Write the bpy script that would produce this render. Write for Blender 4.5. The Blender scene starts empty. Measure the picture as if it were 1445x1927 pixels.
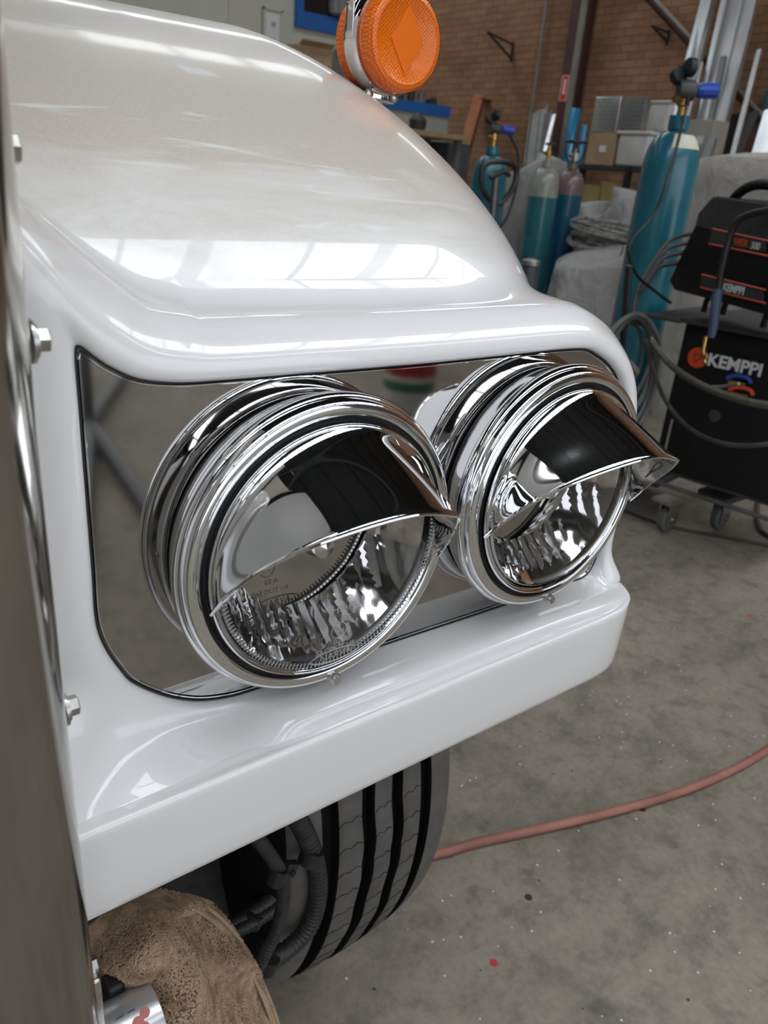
import bpy, bmesh, math, random
from mathutils import Vector, Matrix
random.seed(7)
PI = math.pi
S = bpy.context.scene
COL = S.collection

# ------------------------------------------------------------ camera, world, light
EYE = Vector((0, 0, 1.25))
FPX = 1469.4
RV = Vector((0.79487434, -0.60186705, 0.07701195))
UV = Vector((0.18448845, 0.36063695, 0.9142784))
FV = Vector((0.5780474, 0.71252862, -0.39769858))
cd = bpy.data.cameras.new('camera'); cam = bpy.data.objects.new('camera', cd); COL.objects.link(cam)
M3 = Matrix((RV, UV, -FV)).transposed()
cam.matrix_world = Matrix.Translation(EYE) @ M3.to_4x4()
cd.sensor_fit = 'AUTO'; cd.sensor_width = 36; cd.lens = FPX / 1927 * 36
cd.clip_start = .02; cd.clip_end = 100
cd.dof.use_dof = True; cd.dof.focus_distance = .62; cd.dof.aperture_fstop = 11
S.camera = cam
vs = S.view_settings
vs.view_transform = 'Standard'; vs.look = 'None'; vs.gamma = 1; vs.use_curve_mapping = False
vs.exposure = -0.5

w = bpy.data.worlds.new('world'); S.world = w; w.use_nodes = True
bg = w.node_tree.nodes['Background']; bg.inputs[0].default_value = (.90, .94, 1, 1); bg.inputs[1].default_value = 2.35

def area(name, loc, target, size, sy, power, color=(1, 1, 1)):
    l = bpy.data.lights.new(name, 'AREA'); l.shape = 'RECTANGLE'; l.size = size; l.size_y = sy
    l.energy = power; l.color = color
    o = bpy.data.objects.new(name, l); COL.objects.link(o); o.location = loc
    o.rotation_euler = (Vector(target) - Vector(loc)).to_track_quat('-Z', 'Y').to_euler()
    return o

SKY_E = 7.2     # brightness of the translucent roof sheets

# ------------------------------------------------------------ pixel helpers (reference frame 1445x1927)
def ray(px, py):
    return RV * ((px - 722.5) / FPX) - UV * ((py - 963.5) / FPX) + FV
def on(ax, v, px, py):
    d = ray(px, py); return EYE + d * ((v - EYE[ax]) / d[ax])
def atx(px, py, X): return on(0, X, px, py)
def aty(px, py, Y): return on(1, Y, px, py)
def atz(px, py, Z): return on(2, Z, px, py)

# ------------------------------------------------------------ object helpers
WM = {}
def fin(o, parent=None):
    if parent is not None:
        o.parent = parent; inv = WM[parent.name].inverted()
        o.data.transform(inv); WM[o.name] = WM[parent.name].copy()
    else:
        WM[o.name] = Matrix.Identity(4)
    return o
def tag(o, label=None, cat=None, group=None, kind=None):
    if label: o['label'] = label
    if cat: o['category'] = cat
    if group: o['group'] = group
    if kind: o['kind'] = kind
    return o
def thing(name, label, cat, loc=(0, 0, 0), rz=0, group=None):
    o = bpy.data.objects.new(name, None); COL.objects.link(o)
    o.location = loc; o.rotation_euler = (0, 0, rz); o.empty_display_size = .05
    WM[o.name] = Matrix.Translation(loc) @ Matrix.Rotation(rz, 4, 'Z')
    return tag(o, label, cat, group)
def mk(name, V, F, mat, parent=None, smooth=True, angle=None, label=None):
    me = bpy.data.meshes.new(name); me.from_pydata([tuple(v) for v in V], [], F); me.update()
    bm = bmesh.new(); bm.from_mesh(me); bmesh.ops.recalc_face_normals(bm, faces=bm.faces); bm.to_mesh(me); bm.free()
    o = bpy.data.objects.new(name, me); COL.objects.link(o)
    me.materials.append(mat)
    if smooth:
        me.polygons.foreach_set('use_smooth', [True] * len(me.polygons))
        me.set_sharp_from_angle(angle=math.radians(angle or 40))
    if label: o['label'] = label
    return fin(o, parent)
class G:
    """collects shapes, then links them as one mesh"""
    def __init__(s): s.V = []; s.F = []
    def add(s, V, F):
        n = len(s.V); s.V += [Vector(v) for v in V]; s.F += [tuple(i + n for i in f) for f in F]; return s
    def box(s, c, sz, R=None, bev=0):
        bm = bmesh.new(); bmesh.ops.create_cube(bm, size=1)
        for v in bm.verts: v.co = Vector((v.co.x * sz[0], v.co.y * sz[1], v.co.z * sz[2]))
        if bev: bmesh.ops.bevel(bm, geom=bm.edges[:], offset=bev, segments=3, affect='EDGES', profile=.5)
        return s._bm(bm, c, R)
    def _bm(s, bm, c, R):
        bm.verts.index_update(); M = Matrix.Translation(c)
        if R is not None: M = M @ R.to_4x4()
        V = [M @ v.co for v in bm.verts]; F = [tuple(v.index for v in f.verts) for f in bm.faces]
        bm.free(); return s.add(V, F)
    def lathe(s, prof, c=(0, 0, 0), R=None, n=48, cap0=False, cap1=False):
        """prof: list of (r, h); axis +Z then rotated by R"""
        V = []; F = []; m = len(prof)
        for r, h in prof:
            for k in range(n):
                a = 2 * PI * k / n; V.append(Vector((r * math.cos(a), r * math.sin(a), h)))
        for i in range(m - 1):
            for k in range(n):
                k2 = (k + 1) % n; F.append((i * n + k, i * n + k2, (i + 1) * n + k2, (i + 1) * n + k))
        if cap0: F.append(tuple(range(n)))
        if cap1: F.append(tuple((m - 1) * n + k for k in range(n)))
        M = Matrix.Translation(c)
        if R is not None: M = M @ R.to_4x4()
        return s.add([M @ v for v in V], F)
    def tube(s, pts, r, n=10, closed=False, rf=None, cap=True):
        pts = [Vector(p) for p in pts]; m = len(pts); V = []; F = []
        up = Vector((0, 0, 1)); pn = None
        for i, p in enumerate(pts):
            a = pts[(i - 1) % m] if (closed or i > 0) else p
            b = pts[(i + 1) % m] if (closed or i < m - 1) else p
            t = (b - a).normalized()
            if pn is None:
                q = up if abs(t.z) < .9 else Vector((1, 0, 0)); pn = (q - t * q.dot(t)).normalized()
            pn = (pn - t * pn.dot(t)).normalized(); bn = t.cross(pn)
            rr = rf(i) if rf else r
            for k in range(n):
                A = 2 * PI * k / n; V.append(p + (pn * math.cos(A) + bn * math.sin(A)) * rr)
        for i in range(m if closed else m - 1):
            j = (i + 1) % m
            for k in range(n):
                k2 = (k + 1) % n; F.append((i * n + k, i * n + k2, j * n + k2, j * n + k))
        if cap and not closed: F += [tuple(range(n)), tuple((m - 1) * n + k for k in range(n))]
        return s.add(V, F)
    def grid(s, rows, closed=False):
        n = len(rows[0]); V = [v for r in rows for v in r]; F = []
        for i in range(len(rows) - 1):
            for k in range(n if closed else n - 1):
                k2 = (k + 1) % n; F.append((i * n + k, i * n + k2, (i + 1) * n + k2, (i + 1) * n + k))
        return s.add(V, F)
    def prism(s, pts, d):
        """closed outline pts extruded by vector d"""
        n = len(pts); d = Vector(d); V = [Vector(p) for p in pts] + [Vector(p) + d for p in pts]
        F = [tuple(range(n)), tuple(n + k for k in range(n))[::-1]]
        for k in range(n): k2 = (k + 1) % n; F.append((k, k2, n + k2, n + k))
        return s.add(V, F)
    def build(s, name, mat, parent=None, **k): return mk(name, s.V, s.F, mat, parent, **k)

def cr(P, n=8, closed=False):
    P = [Vector(p) for p in P]; m = len(P); out = []
    for i in range(m if closed else m - 1):
        g = lambda j: P[j % m] if closed else P[min(max(j, 0), m - 1)]
        a, b, c, d = g(i - 1), g(i), g(i + 1), g(i + 2)
        for k in range(n):
            t = k / n
            out.append(.5 * ((2 * b) + (c - a) * t + (2 * a - 5 * b + 4 * c - d) * t * t + (-a + 3 * b - 3 * c + d) * t ** 3))
    if not closed: out.append(P[-1].copy())
    return out
def axisR(d):
    return Vector(d).to_track_quat('Z', 'Y').to_matrix()
RX = Matrix.Rotation(PI / 2, 3, 'X')       # +Z -> -Y

# ------------------------------------------------------------ materials
def mat(name, col, rough=.5, metal=0, spec=.5, coat=0, coat_r=.03, trans=0, ior=1.5, emit=0, sheen=0):
    m = bpy.data.materials.new(name); m.use_nodes = True
    b = m.node_tree.nodes['Principled BSDF']
    b.inputs['Base Color'].default_value = (*col, 1); b.inputs['Roughness'].default_value = rough
    b.inputs['Metallic'].default_value = metal; b.inputs['Specular IOR Level'].default_value = spec
    b.inputs['Coat Weight'].default_value = coat; b.inputs['Coat Roughness'].default_value = coat_r
    b.inputs['Transmission Weight'].default_value = trans; b.inputs['IOR'].default_value = ior
    if sheen: b.inputs['Sheen Weight'].default_value = sheen
    if emit:
        b.inputs['Emission Color'].default_value = (*col, 1); b.inputs['Emission Strength'].default_value = emit
    return m
def nodes(m): return m.node_tree.nodes, m.node_tree.links, m.node_tree.nodes['Principled BSDF']
def coord(N, L, scale=(1, 1, 1), kind='Object'):
    t = N.new('ShaderNodeTexCoord'); mp = N.new('ShaderNodeMapping'); mp.inputs['Scale'].default_value = scale
    L.new(t.outputs[kind], mp.inputs[0]); return mp
def noise(N, L, mp, sc, det=5, rough=.6, dist=0):
    n = N.new('ShaderNodeTexNoise'); n.inputs['Scale'].default_value = sc; n.inputs['Detail'].default_value = det
    n.inputs['Roughness'].default_value = rough; n.inputs['Distortion'].default_value = dist
    L.new(mp.outputs[0], n.inputs[0]); return n
def ramp(N, L, src, stops):
    r = N.new('ShaderNodeValToRGB'); e = r.color_ramp.elements
    e[0].position, e[0].color = stops[0][0], (*stops[0][1], 1)
    e[1].position, e[1].color = stops[-1][0], (*stops[-1][1], 1)
    for p, c in stops[1:-1]:
        x = e.new(p); x.color = (*c, 1)
    L.new(src, r.inputs[0]); return r
def mix(N, L, fac, a, b, mode='MIX'):
    x = N.new('ShaderNodeMix'); x.data_type = 'RGBA'; x.blend_type = mode
    for sock, v in ((x.inputs[0], fac), (x.inputs[6], a), (x.inputs[7], b)):
        if isinstance(v, (int, float)): sock.default_value = v
        elif isinstance(v, tuple): sock.default_value = (*v, 1)
        else: L.new(v, sock)
    return x.outputs[2]
def bump(N, L, src, st, dist, B):
    b = N.new('ShaderNodeBump'); b.inputs['Strength'].default_value = st; b.inputs['Distance'].default_value = dist
    L.new(src, b.inputs['Height']); L.new(b.outputs[0], B.inputs['Normal']); return b
def noisy(name, c1, c2, sc, rough=.6, metal=0, b=0, det=5, bd=.002, **k):
    m = mat(name, c1, rough, metal, **k); N, L, B = nodes(m); mp = coord(N, L)
    n = noise(N, L, mp, sc, det); r = ramp(N, L, n.outputs[0], [(.35, c1), (.65, c2)])
    L.new(r.outputs[0], B.inputs['Base Color'])
    if b: bump(N, L, n.outputs[0], b, bd, B)
    return m

def M_floor():
    m = mat('concrete', (.2, .2, .18), .62, spec=.35); N, L, B = nodes(m); mp = coord(N, L)
    n1 = noise(N, L, mp, 1.3, 6, .6, .4); n2 = noise(N, L, mp, 14, 8, .7); n3 = noise(N, L, mp, 3.5, 5, .65, .6); n4 = noise(N, L, mp, 70, 4, .6)
    base = ramp(N, L, n1.outputs[0], [(.3, (.215, .192, .158)), (.55, (.285, .254, .208)), (.75, (.33, .288, .236))])
    d = ramp(N, L, n2.outputs[0], [(.32, (.55, .56, .53)), (.5, (.95, .95, .94)), (.7, (1.12, 1.1, 1.07))])
    c = mix(N, L, 1.0, base.outputs[0], d.outputs[0], 'MULTIPLY')
    s = ramp(N, L, n3.outputs[0], [(.34, (.50, .54, .52)), (.5, (1, 1, 1))])
    c = mix(N, L, .45, c, s.outputs[0], 'MULTIPLY')
    f = ramp(N, L, n4.outputs[0], [(.3, (.8, .8, .8)), (.7, (1.15, 1.13, 1.12))])
    c = mix(N, L, .7, c, f.outputs[0], 'MULTIPLY')
    # scattered chips: white grit, dark spots and flecks of red paint
    for sc, th, col in ((42, .085, (.75, .75, .72)), (5.2, .045, (.03, .03, .03)), (6.3, .05, (.45, .05, .05)), (23, .07, (.06, .06, .055))):
        v = N.new('ShaderNodeTexVoronoi'); v.inputs['Scale'].default_value = sc
        mp2 = coord(N, L, (1, 1, 1)); mp2.inputs['Location'].default_value = (sc, sc * .3, 0); L.new(mp2.outputs[0], v.inputs[0])
        lt = N.new('ShaderNodeMath'); lt.operation = 'LESS_THAN'; lt.inputs[1].default_value = th
        L.new(v.outputs['Distance'], lt.inputs[0])
        sp = N.new('ShaderNodeSeparateColor'); L.new(v.outputs['Color'], sp.inputs[0])
        g = N.new('ShaderNodeMath'); g.operation = 'GREATER_THAN'; g.inputs[1].default_value = .62; L.new(sp.outputs[0], g.inputs[0])
        q = N.new('ShaderNodeMath'); q.operation = 'MULTIPLY'; L.new(lt.outputs[0], q.inputs[0]); L.new(g.outputs[0], q.inputs[1])
        c = mix(N, L, q.outputs[0], c, col)
    L.new(c, B.inputs['Base Color']); bump(N, L, n2.outputs[0], .35, .003, B)
    return m
def M_brick():
    m = mat('brick', (.25, .13, .08), .85, spec=.2); N, L, B = nodes(m)
    t = N.new('ShaderNodeTexCoord'); sp = N.new('ShaderNodeSeparateXYZ'); cb = N.new('ShaderNodeCombineXYZ')
    L.new(t.outputs['Object'], sp.inputs[0]); L.new(sp.outputs[1], cb.inputs[0]); L.new(sp.outputs[2], cb.inputs[1])
    b = N.new('ShaderNodeTexBrick'); L.new(cb.outputs[0], b.inputs[0])
    b.inputs['Scale'].default_value = 1; b.inputs['Brick Width'].default_value = .24; b.inputs['Row Height'].default_value = .086
    b.inputs['Mortar Size'].default_value = .006; b.inputs['Mortar Smooth'].default_value = .4; b.inputs['Bias'].default_value = -.2
    b.inputs['Color1'].default_value = (.33, .185, .108, 1); b.inputs['Color2'].default_value = (.44, .26, .16, 1)
    b.inputs['Mortar'].default_value = (.19, .11, .072, 1)
    mp = coord(N, L); n = noise(N, L, mp, .6, 5, .6); r = ramp(N, L, n.outputs[0], [(.35, (.72, .68, .66)), (.65, (1.12, 1.1, 1.08))])
    c = mix(N, L, .8, b.outputs[0], r.outputs[0], 'MULTIPLY')
    L.new(c, B.inputs['Base Color']); bump(N, L, b.outputs['Fac'], -.5, .01, B)
    return m
def M_dusty():
    """white paint, glossy below, with a beige film of dust and wiped streaks on the high crown of the fender"""
    m = mat('white paint with dust film', (.80, .80, .80), .28, coat=1, coat_r=.02, spec=.4); N, L, B = nodes(m)
    mp = coord(N, L); t = N.new('ShaderNodeTexCoord'); sp = N.new('ShaderNodeSeparateXYZ'); L.new(t.outputs['Object'], sp.inputs[0])
    mps = coord(N, L, (3, 8, 16)); ns = noise(N, L, mps, 1.6, 6, .65, 1.2)
    mr = N.new('ShaderNodeMapRange'); mr.inputs[1].default_value = 1.195; mr.inputs[2].default_value = 1.262
    add = N.new('ShaderNodeMath'); add.operation = 'MULTIPLY_ADD'; L.new(ns.outputs[0], add.inputs[0]); add.inputs[1].default_value = .12
    L.new(sp.outputs[2], add.inputs[2])
    sb = N.new('ShaderNodeMath'); sb.operation = 'SUBTRACT'; L.new(add.outputs[0], sb.inputs[0]); sb.inputs[1].default_value = .05
    L.new(sb.outputs[0], mr.inputs[0])
    fine = noise(N, L, mp, 900, 3, .7); rf = ramp(N, L, fine.outputs[0], [(.3, (.47, .42, .355)), (.7, (.62, .575, .51))])
    # wiped streaks
    mpw = coord(N, L, (2.2, 5, 14)); mpw.inputs['Rotation'].default_value = (0, .45, 0)
    nw = noise(N, L, mpw, 2.2, 4, .5, 2.5)
    wp = ramp(N, L, nw.outputs[0], [(.62, (1, 1, 1)), (.70, (.25, .25, .25))])
    mu = N.new('ShaderNodeMath'); mu.operation = 'MULTIPLY'; L.new(mr.outputs[0], mu.inputs[0]); L.new(wp.outputs[0], mu.inputs[1])
    m2 = N.new('ShaderNodeMath'); m2.operation = 'MULTIPLY'; L.new(mu.outputs[0], m2.inputs[0]); m2.inputs[1].default_value = .9
    c = mix(N, L, m2.outputs[0], (.84, .84, .85), rf.outputs[0]); L.new(c, B.inputs['Base Color'])
    inv = N.new('ShaderNodeMapRange'); inv.inputs[3].default_value = 1; inv.inputs[4].default_value = .35; L.new(mu.outputs[0], inv.inputs[0])
    L.new(inv.outputs[0], B.inputs['Coat Weight'])
    cr_ = N.new('ShaderNodeMapRange'); cr_.inputs[3].default_value = .02; cr_.inputs[4].default_value = .07; L.new(mu.outputs[0], cr_.inputs[0])
    L.new(cr_.outputs[0], B.inputs['Coat Roughness'])
    return m
def M_terry():
    m = mat('brown terry cloth', (.30, .20, .12), .95, spec=.1, sheen=.4); N, L, B = nodes(m); mp = coord(N, L)
    v = N.new('ShaderNodeTexVoronoi'); v.inputs['Scale'].default_value = 330
    nn = noise(N, L, mp, 90, 2); ad = mix(N, L, .012, mp.outputs[0], nn.outputs[1], 'ADD'); L.new(ad, v.inputs[0])
    r = ramp(N, L, v.outputs['Distance'], [(.05, (.47, .33, .20)), (.6, (.20, .13, .075))])
    n2 = noise(N, L, mp, 16, 5); r2 = ramp(N, L, n2.outputs[0], [(.35, (.62, .6, .6)), (.65, (1.15, 1.1, 1.05))])
    c = mix(N, L, 1., r.outputs[0], r2.outputs[0], 'MULTIPLY'); L.new(c, B.inputs['Base Color'])
    bump(N, L, v.outputs['Distance'], -1, .004, B)
    return m
def M_lens():
    m = mat('orange lens', (.95, .20, .005), .14, coat=.25, spec=.4); N, L, B = nodes(m)
    mp = coord(N, L); v = N.new('ShaderNodeTexVoronoi'); v.inputs['Scale'].default_value = 380; v.inputs['Randomness'].default_value = .15
    mp.inputs['Rotation'].default_value = (0, PI / 4, 0)
    L.new(mp.outputs[0], v.inputs[0])
    r = ramp(N, L, v.outputs['Distance'], [(.1, (1, .27, .008)), (.6, (.66, .095, .002))]); L.new(r.outputs[0], B.inputs['Base Color'])
    B.inputs['Subsurface Weight'].default_value = .3; B.inputs['Subsurface Scale'].default_value = .01; B.inputs['Subsurface Radius'].default_value = (1, .3, .05)
    bump(N, L, v.outputs['Distance'], .5, .001, B)
    return m
def M_sheet(name, c, sc=1):
    m = mat(name, c, .35, .85); N, L, B = nodes(m); mp = coord(N, L, (1, 1, .1)); n = noise(N, L, mp, 6, 4)
    r = ramp(N, L, n.outputs[0], [(.3, tuple(x * .8 for x in c)), (.7, tuple(min(1, x * 1.15) for x in c))]); L.new(r.outputs[0], B.inputs['Base Color'])
    return m
def M_cyl(name, c, sh, zs):
    """painted steel with the shoulder colour above height zs"""
    m = mat(name, c, .32, coat=.5, coat_r=.15); N, L, B = nodes(m); mp = coord(N, L)
    t = N.new('ShaderNodeTexCoord'); sp = N.new('ShaderNodeSeparateXYZ'); L.new(t.outputs['Object'], sp.inputs[0])
    gt = N.new('ShaderNodeMath'); gt.operation = 'GREATER_THAN'; gt.inputs[1].default_value = zs; L.new(sp.outputs[2], gt.inputs[0])
    n = noise(N, L, mp, 9, 6, .7); r = ramp(N, L, n.outputs[0], [(.35, tuple(x * .8 for x in c)), (.65, tuple(min(1, x * 1.15) for x in c))])
    r2 = ramp(N, L, n.outputs[0], [(.35, tuple(x * .7 for x in sh)), (.65, sh)])
    L.new(mix(N, L, gt.outputs[0], r.outputs[0], r2.outputs[0]), B.inputs['Base Color'])
    return m
def M_cover(name, c, rough=.55, metal=0):
    m = mat(name, c, rough, metal, sheen=.1); N, L, B = nodes(m); mp = coord(N, L, (1, 1, .6)); n = noise(N, L, mp, 7, 6, .55, .8)
    r = ramp(N, L, n.outputs[0], [(.3, tuple(x * .82 for x in c)), (.7, c)]); L.new(r.outputs[0], B.inputs['Base Color'])
    bump(N, L, n.outputs[0], .9, .05, B); return m

FLOOR = M_floor(); BRICK = M_brick(); DUSTY = M_dusty(); TERRY = M_terry(); AMBER = M_lens()
WHITE = mat('white gloss paint', (.84, .84, .85), .28, coat=1, coat_r=.02, spec=.4)
CHROME = mat('chrome', (.78, .79, .81), .035, 1)
CHROME2 = mat('hand-polished chrome', (.70, .69, .68), .10, 1)
MIRROR = mat('polished stainless plate', (.42, .41, .40), .045, 1)
SHELL = noisy('brushed stainless shell', (.36, .345, .32), (.44, .42, .39), 3, .13, 1)
BLACK = mat('black rubber gap', (.012, .012, .014), .5)
PLASTIC = noisy('black plastic', (.012, .012, .013), (.03, .03, .032), 60, .45, 0, .2)
RUBBER = noisy('tyre rubber', (.085, .080, .075), (.125, .118, .110), 26, .62, 0, .15)
GROOVE = mat('tyre groove rubber', (.006, .006, .006), .9, spec=.1)  # near black: the shade of the grooves is put into the colour
ZINC = noisy('zinc plated steel', (.42, .42, .40), (.60, .60, .57), 80, .32, 1)
GLASS = mat('headlight glass', (1, 1, 1), .0, trans=1, ior=1.12, spec=.5)
REFL = mat('headlight reflector', (.58, .57, .57), .07, 1)
BULB = mat('bulb glass', (.9, .9, .92), .04, trans=.5, ior=1.45)
TERRYB = noisy('brown woven hem', (.36, .26, .17), (.46, .34, .22), 40, .9)
HOSE = noisy('weathered red rubber hose', (.25, .10, .075), (.36, .16, .12), 9, .6)
CABLE = noisy('dark grey cable', (.030, .030, .028), (.065, .063, .058), 8, .5)
WELD = noisy('black powder coat', (.006, .006, .007), (.012, .012, .013), 120, .5, spec=.25)
WELDG = noisy('charcoal plastic', (.030, .031, .034), (.045, .046, .05), 50, .5)
RED = mat('signal red paint', (.62, .06, .02), .4)
TEXTW = mat('white lettering', (.72, .74, .76), .5)
TEXTR = mat('red lettering', (.75, .10, .03), .5)
BLUE = mat('blue plastic knob', (.02, .07, .42), .35)
BRASS = mat('brass', (.55, .36, .12), .3, 1)
MAROON = noisy('maroon steel paint', (.085, .035, .032), (.11, .05, .045), 3, .5)
GREYP = noisy('grey painted pipe', (.22, .21, .18), (.28, .27, .24), 5, .5)
BLUEF = mat('blue painted frame', (.02, .14, .46), .45)
OFFW = noisy('cream panel wall', (.58, .58, .50), (.64, .64, .56), .7, .6)
DARKG = mat('dark office glass', (.012, .014, .018), .08, spec=.8)
RUST = noisy('rusty orange steel', (.26, .085, .03), (.36, .13, .05), 8, .7)
GALV = noisy('galvanised sheet', (.17, .17, .16), (.25, .25, .24), 5, .5, .35); ALU = M_sheet('mill finish aluminium', (.60, .61, .61))
ALU2 = M_sheet('bright aluminium', (.62, .65, .67))
CARD = noisy('cardboard', (.38, .26, .15), (.45, .32, .19), 4, .85); YCARD = noisy('yellowed cardboard', (.32, .24, .09), (.42, .31, .13), 5, .8)
TUB = noisy('white plastic tub', (.52, .52, .49), (.66, .66, .63), 6, .5)
TARP = M_cover('silver grey tarpaulin', (.36, .355, .34), .45); COVER = M_cover('beige dust cover', (.56, .52, .47), .7)
ROOF = noisy('dark roof sheet', (.030, .034, .037), (.045, .05, .054), 2, .7)
BEAM = mat('dark roof steel', (.015, .016, .018), .6)
SKYP = mat('translucent roof sheet', (.93, .97, 1), .5, emit=SKY_E)
TEAL = M_cyl('teal cylinder paint', (.012, .16, .22), (.012, .17, .23), 9)
GLASSF = mat('frosted fitting', (.5, .5, .48), .3)

def text(s, mt, size, M, parent=None, name='lettering', ext=.0006, bold=0, shear=0, align='LEFT'):
    c = bpy.data.curves.new(name, 'FONT'); c.body = s; c.size = size; c.extrude = ext; c.offset = bold; c.shear = shear; c.align_x = align
    o = bpy.data.objects.new(name, c); COL.objects.link(o); bpy.context.view_layer.update()
    me = bpy.data.meshes.new_from_object(o); bpy.data.objects.remove(o)
    me.transform(M); me.materials.clear(); me.materials.append(mt)
    o = bpy.data.objects.new(name, me); COL.objects.link(o); return fin(o, parent)
def frame(p, xd, nd):
    """matrix whose X runs along xd, Z along nd (outward), origin p"""
    x = Vector(xd).normalized(); z = Vector(nd).normalized(); z = (z - x * z.dot(x)).normalized(); y = z.cross(x)
    M = Matrix((x, y, z)).transposed().to_4x4(); M.translation = Vector(p); return M

# ============================================================ THE SETTING
def struct(o): o['kind'] = 'structure'; return o
struct(G().box((1, 1, -.05), (18, 24, .1)).build('floor', FLOOR, smooth=False))
struct(G().box((9.1, 3, 3), (.2, 18, 6)).build('wall_right', BRICK, smooth=False))
LEFTW = noisy('grey sheet wall', (.22, .22, .21), (.28, .28, .27), .6, .7)
struct(G().box((-7.1, 3, 3), (.2, 18, 6)).build('wall_left', LEFTW, smooth=False))
struct(G().box((1, 12.1, 3), (18, .2, 6)).build('wall_back', LEFTW, smooth=False))
g = G(); g.box((7.1, -6.1, 3), (4.2, .2, 6)); g.box((-5.6, -6.1, 3), (3.2, .2, 6)); g.box((.5, -6.1, 5.4), (9.0, .2, 1.2))
struct(g.build('wall_front', noisy('grey roller door wall', (.10, .10, .10), (.14, .14, .13), 1, .7), smooth=False))
# roof: dark sheets between strips of translucent sheet that run the length of the shed
strips = [(-.85, 1.45), (6.1, .7), (-4.0, .8), (10.3, 1.0)]  # the rearmost strip is added to brighten the back of the shed
edges = sorted(strips); y0 = -6.2; g = G()
for yc, wd in edges:
    g.box((1, (y0 + yc - wd / 2) / 2, 6.05), (18, yc - wd / 2 - y0, .1)); y0 = yc + wd / 2
g.box((1, (y0 + 12.2) / 2, 6.05), (18, 12.2 - y0, .1))
struct(g.build('ceiling', ROOF, smooth=False))
for k, (yc, wd) in enumerate(strips):
    g = G()
    for x0, x1 in ((2.60, 4.05), (4.25, 8.9)) if yc > 5 else ((-7.0, -4.2), (-4.0, -.85), (-.65, 2.40), (2.60, 4.05), (4.25, 8.9)):
        g.box(((x0 + x1) / 2, yc, 6.04), (x1 - x0, wd, .02))
    struct(g.build('window_%d' % (k + 1), SKYP, smooth=False))
g = G()
for i in range(12): g.box((-6.8 + i * 1.45, 3, 5.95), (.022, 18, .06))
struct(g.build('trim_1', BEAM, smooth=False))
g = G()
for yb in (-5.2, 1.4, 8.0): g.box((1, yb, 5.6), (18, .18, .42))
struct(g.build('trim_2', BEAM, smooth=False))

# --- office wall with the blue window frame, and the low partition with the blue rail
def wpt(px, py, Y=9.3): return aty(px, py, Y)
a = wpt(380, 0).x - 1.5; b = wpt(668, 60).x + .35
g = G().box(((a + b) / 2, 9.4, 1.9), (b - a, .2, 3.8))
for px in (433, 655):
    x = wpt(px, 30).x; g.box((x, 9.292, 1.9), (.05, .02, 3.8))
struct(g.build('wall_office', OFFW, smooth=False))
p = wpt(553, 50); x0 = p.x; z0 = p.z; x1 = b - .02
g = G(); t = .17
g.box(((x0 + x1) / 2, 9.28, z0 + t / 2), (x1 - x0, .06, t)); g.box((x0 + .05, 9.28, z0 + t + .36), (.10, .06, .72)); g.box(((x0 + x1) / 2, 9.28, z0 + 1.05), (x1 - x0, .06, t))
wf = struct(g.build('window_5', BLUEF, smooth=False))
G().box(((x0 + .10 + x1) / 2, 9.287, z0 + t + .355), (x1 - x0 - .11, .03, .70)).build('pane', DARKG, wf, smooth=False)
g = G()
for k, (dx, h) in enumerate(((.52, .30), (.60, .42), (.70, .25))):
    g.lathe([(.012, 0), (.07, .03), (.085, .12), (.06, .2), (.08, h)], (x0 + dx, 9.24, z0 + .18), n=14, cap1=True)
g.build('window_display', mat('grey moulded fittings', (.25, .25, .25), .4), wf)
# framed notice on the office wall
n0 = wpt(495, 14); n1 = wpt(521, 18); n2 = wpt(493, 75)
nt = thing('framed_notice', 'tall white notice in a pale frame on the office wall left of the blue window', 'notice', (n0.x, 9.28, 2.0))
g = G(); zt = n0.z; zb = zt - .75; W = n1.x - n0.x + .05
for xx in (n0.x, n0.x + W): g.box((xx, 9.27, (zt + zb) / 2), (.03, .03, zt - zb))
for zz in (zt, zb): g.box((n0.x + W / 2, 9.27, zz), (W + .03, .03, .03))
g.build('frame', mat('cream frame', (.62, .62, .52), .5), nt, smooth=False)
G().box((n0.x + W / 2, 9.285, (zt + zb) / 2), (W - .02, .01, zt - zb)).build('paper', mat('white paper', (.78, .78, .76), .7), nt, smooth=False)
for k in range(3): G().box((n0.x + W * .55, 9.278, zt - .15 - .17 * k), (W * .25, .004, .05)).build('printed_mark', mat('grey print', (.4, .42, .46), .7) if k == 0 else bpy.data.materials['grey print'], nt, smooth=False)

pr0 = wpt(690, 175, 8.9); pr1 = wpt(846, 202, 8.9)
zt = pr1.z; pt = thing('low_partition', 'low cream partition wall topped by a broad blue rail, in front of the brick wall', 'partition', (pr1.x, 8.9, 0))
G().box(((pr0.x - 1.2 + pr1.x) / 2, 8.95, (zt - .12) / 2), (pr1.x - pr0.x + 1.2, .1, zt - .12)).build('panel', noisy('grey cream panel', (.40, .40, .36), (.45, .45, .40), 1, .6), pt, smooth=False)
G().box(((pr0.x - 1.2 + pr1.x) / 2, 8.94, zt - .06), (pr1.x - pr0.x + 1.2, .14, .13)).build('rail', BLUEF, pt, smooth=False)
q = wpt(787, 243, 8.9)
G().box((q.x, 8.893, q.z), (.11, .012, .16)).build('switch_plate', mat('brownish plate', (.2, .12, .1), .6), pt, smooth=False)
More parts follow.
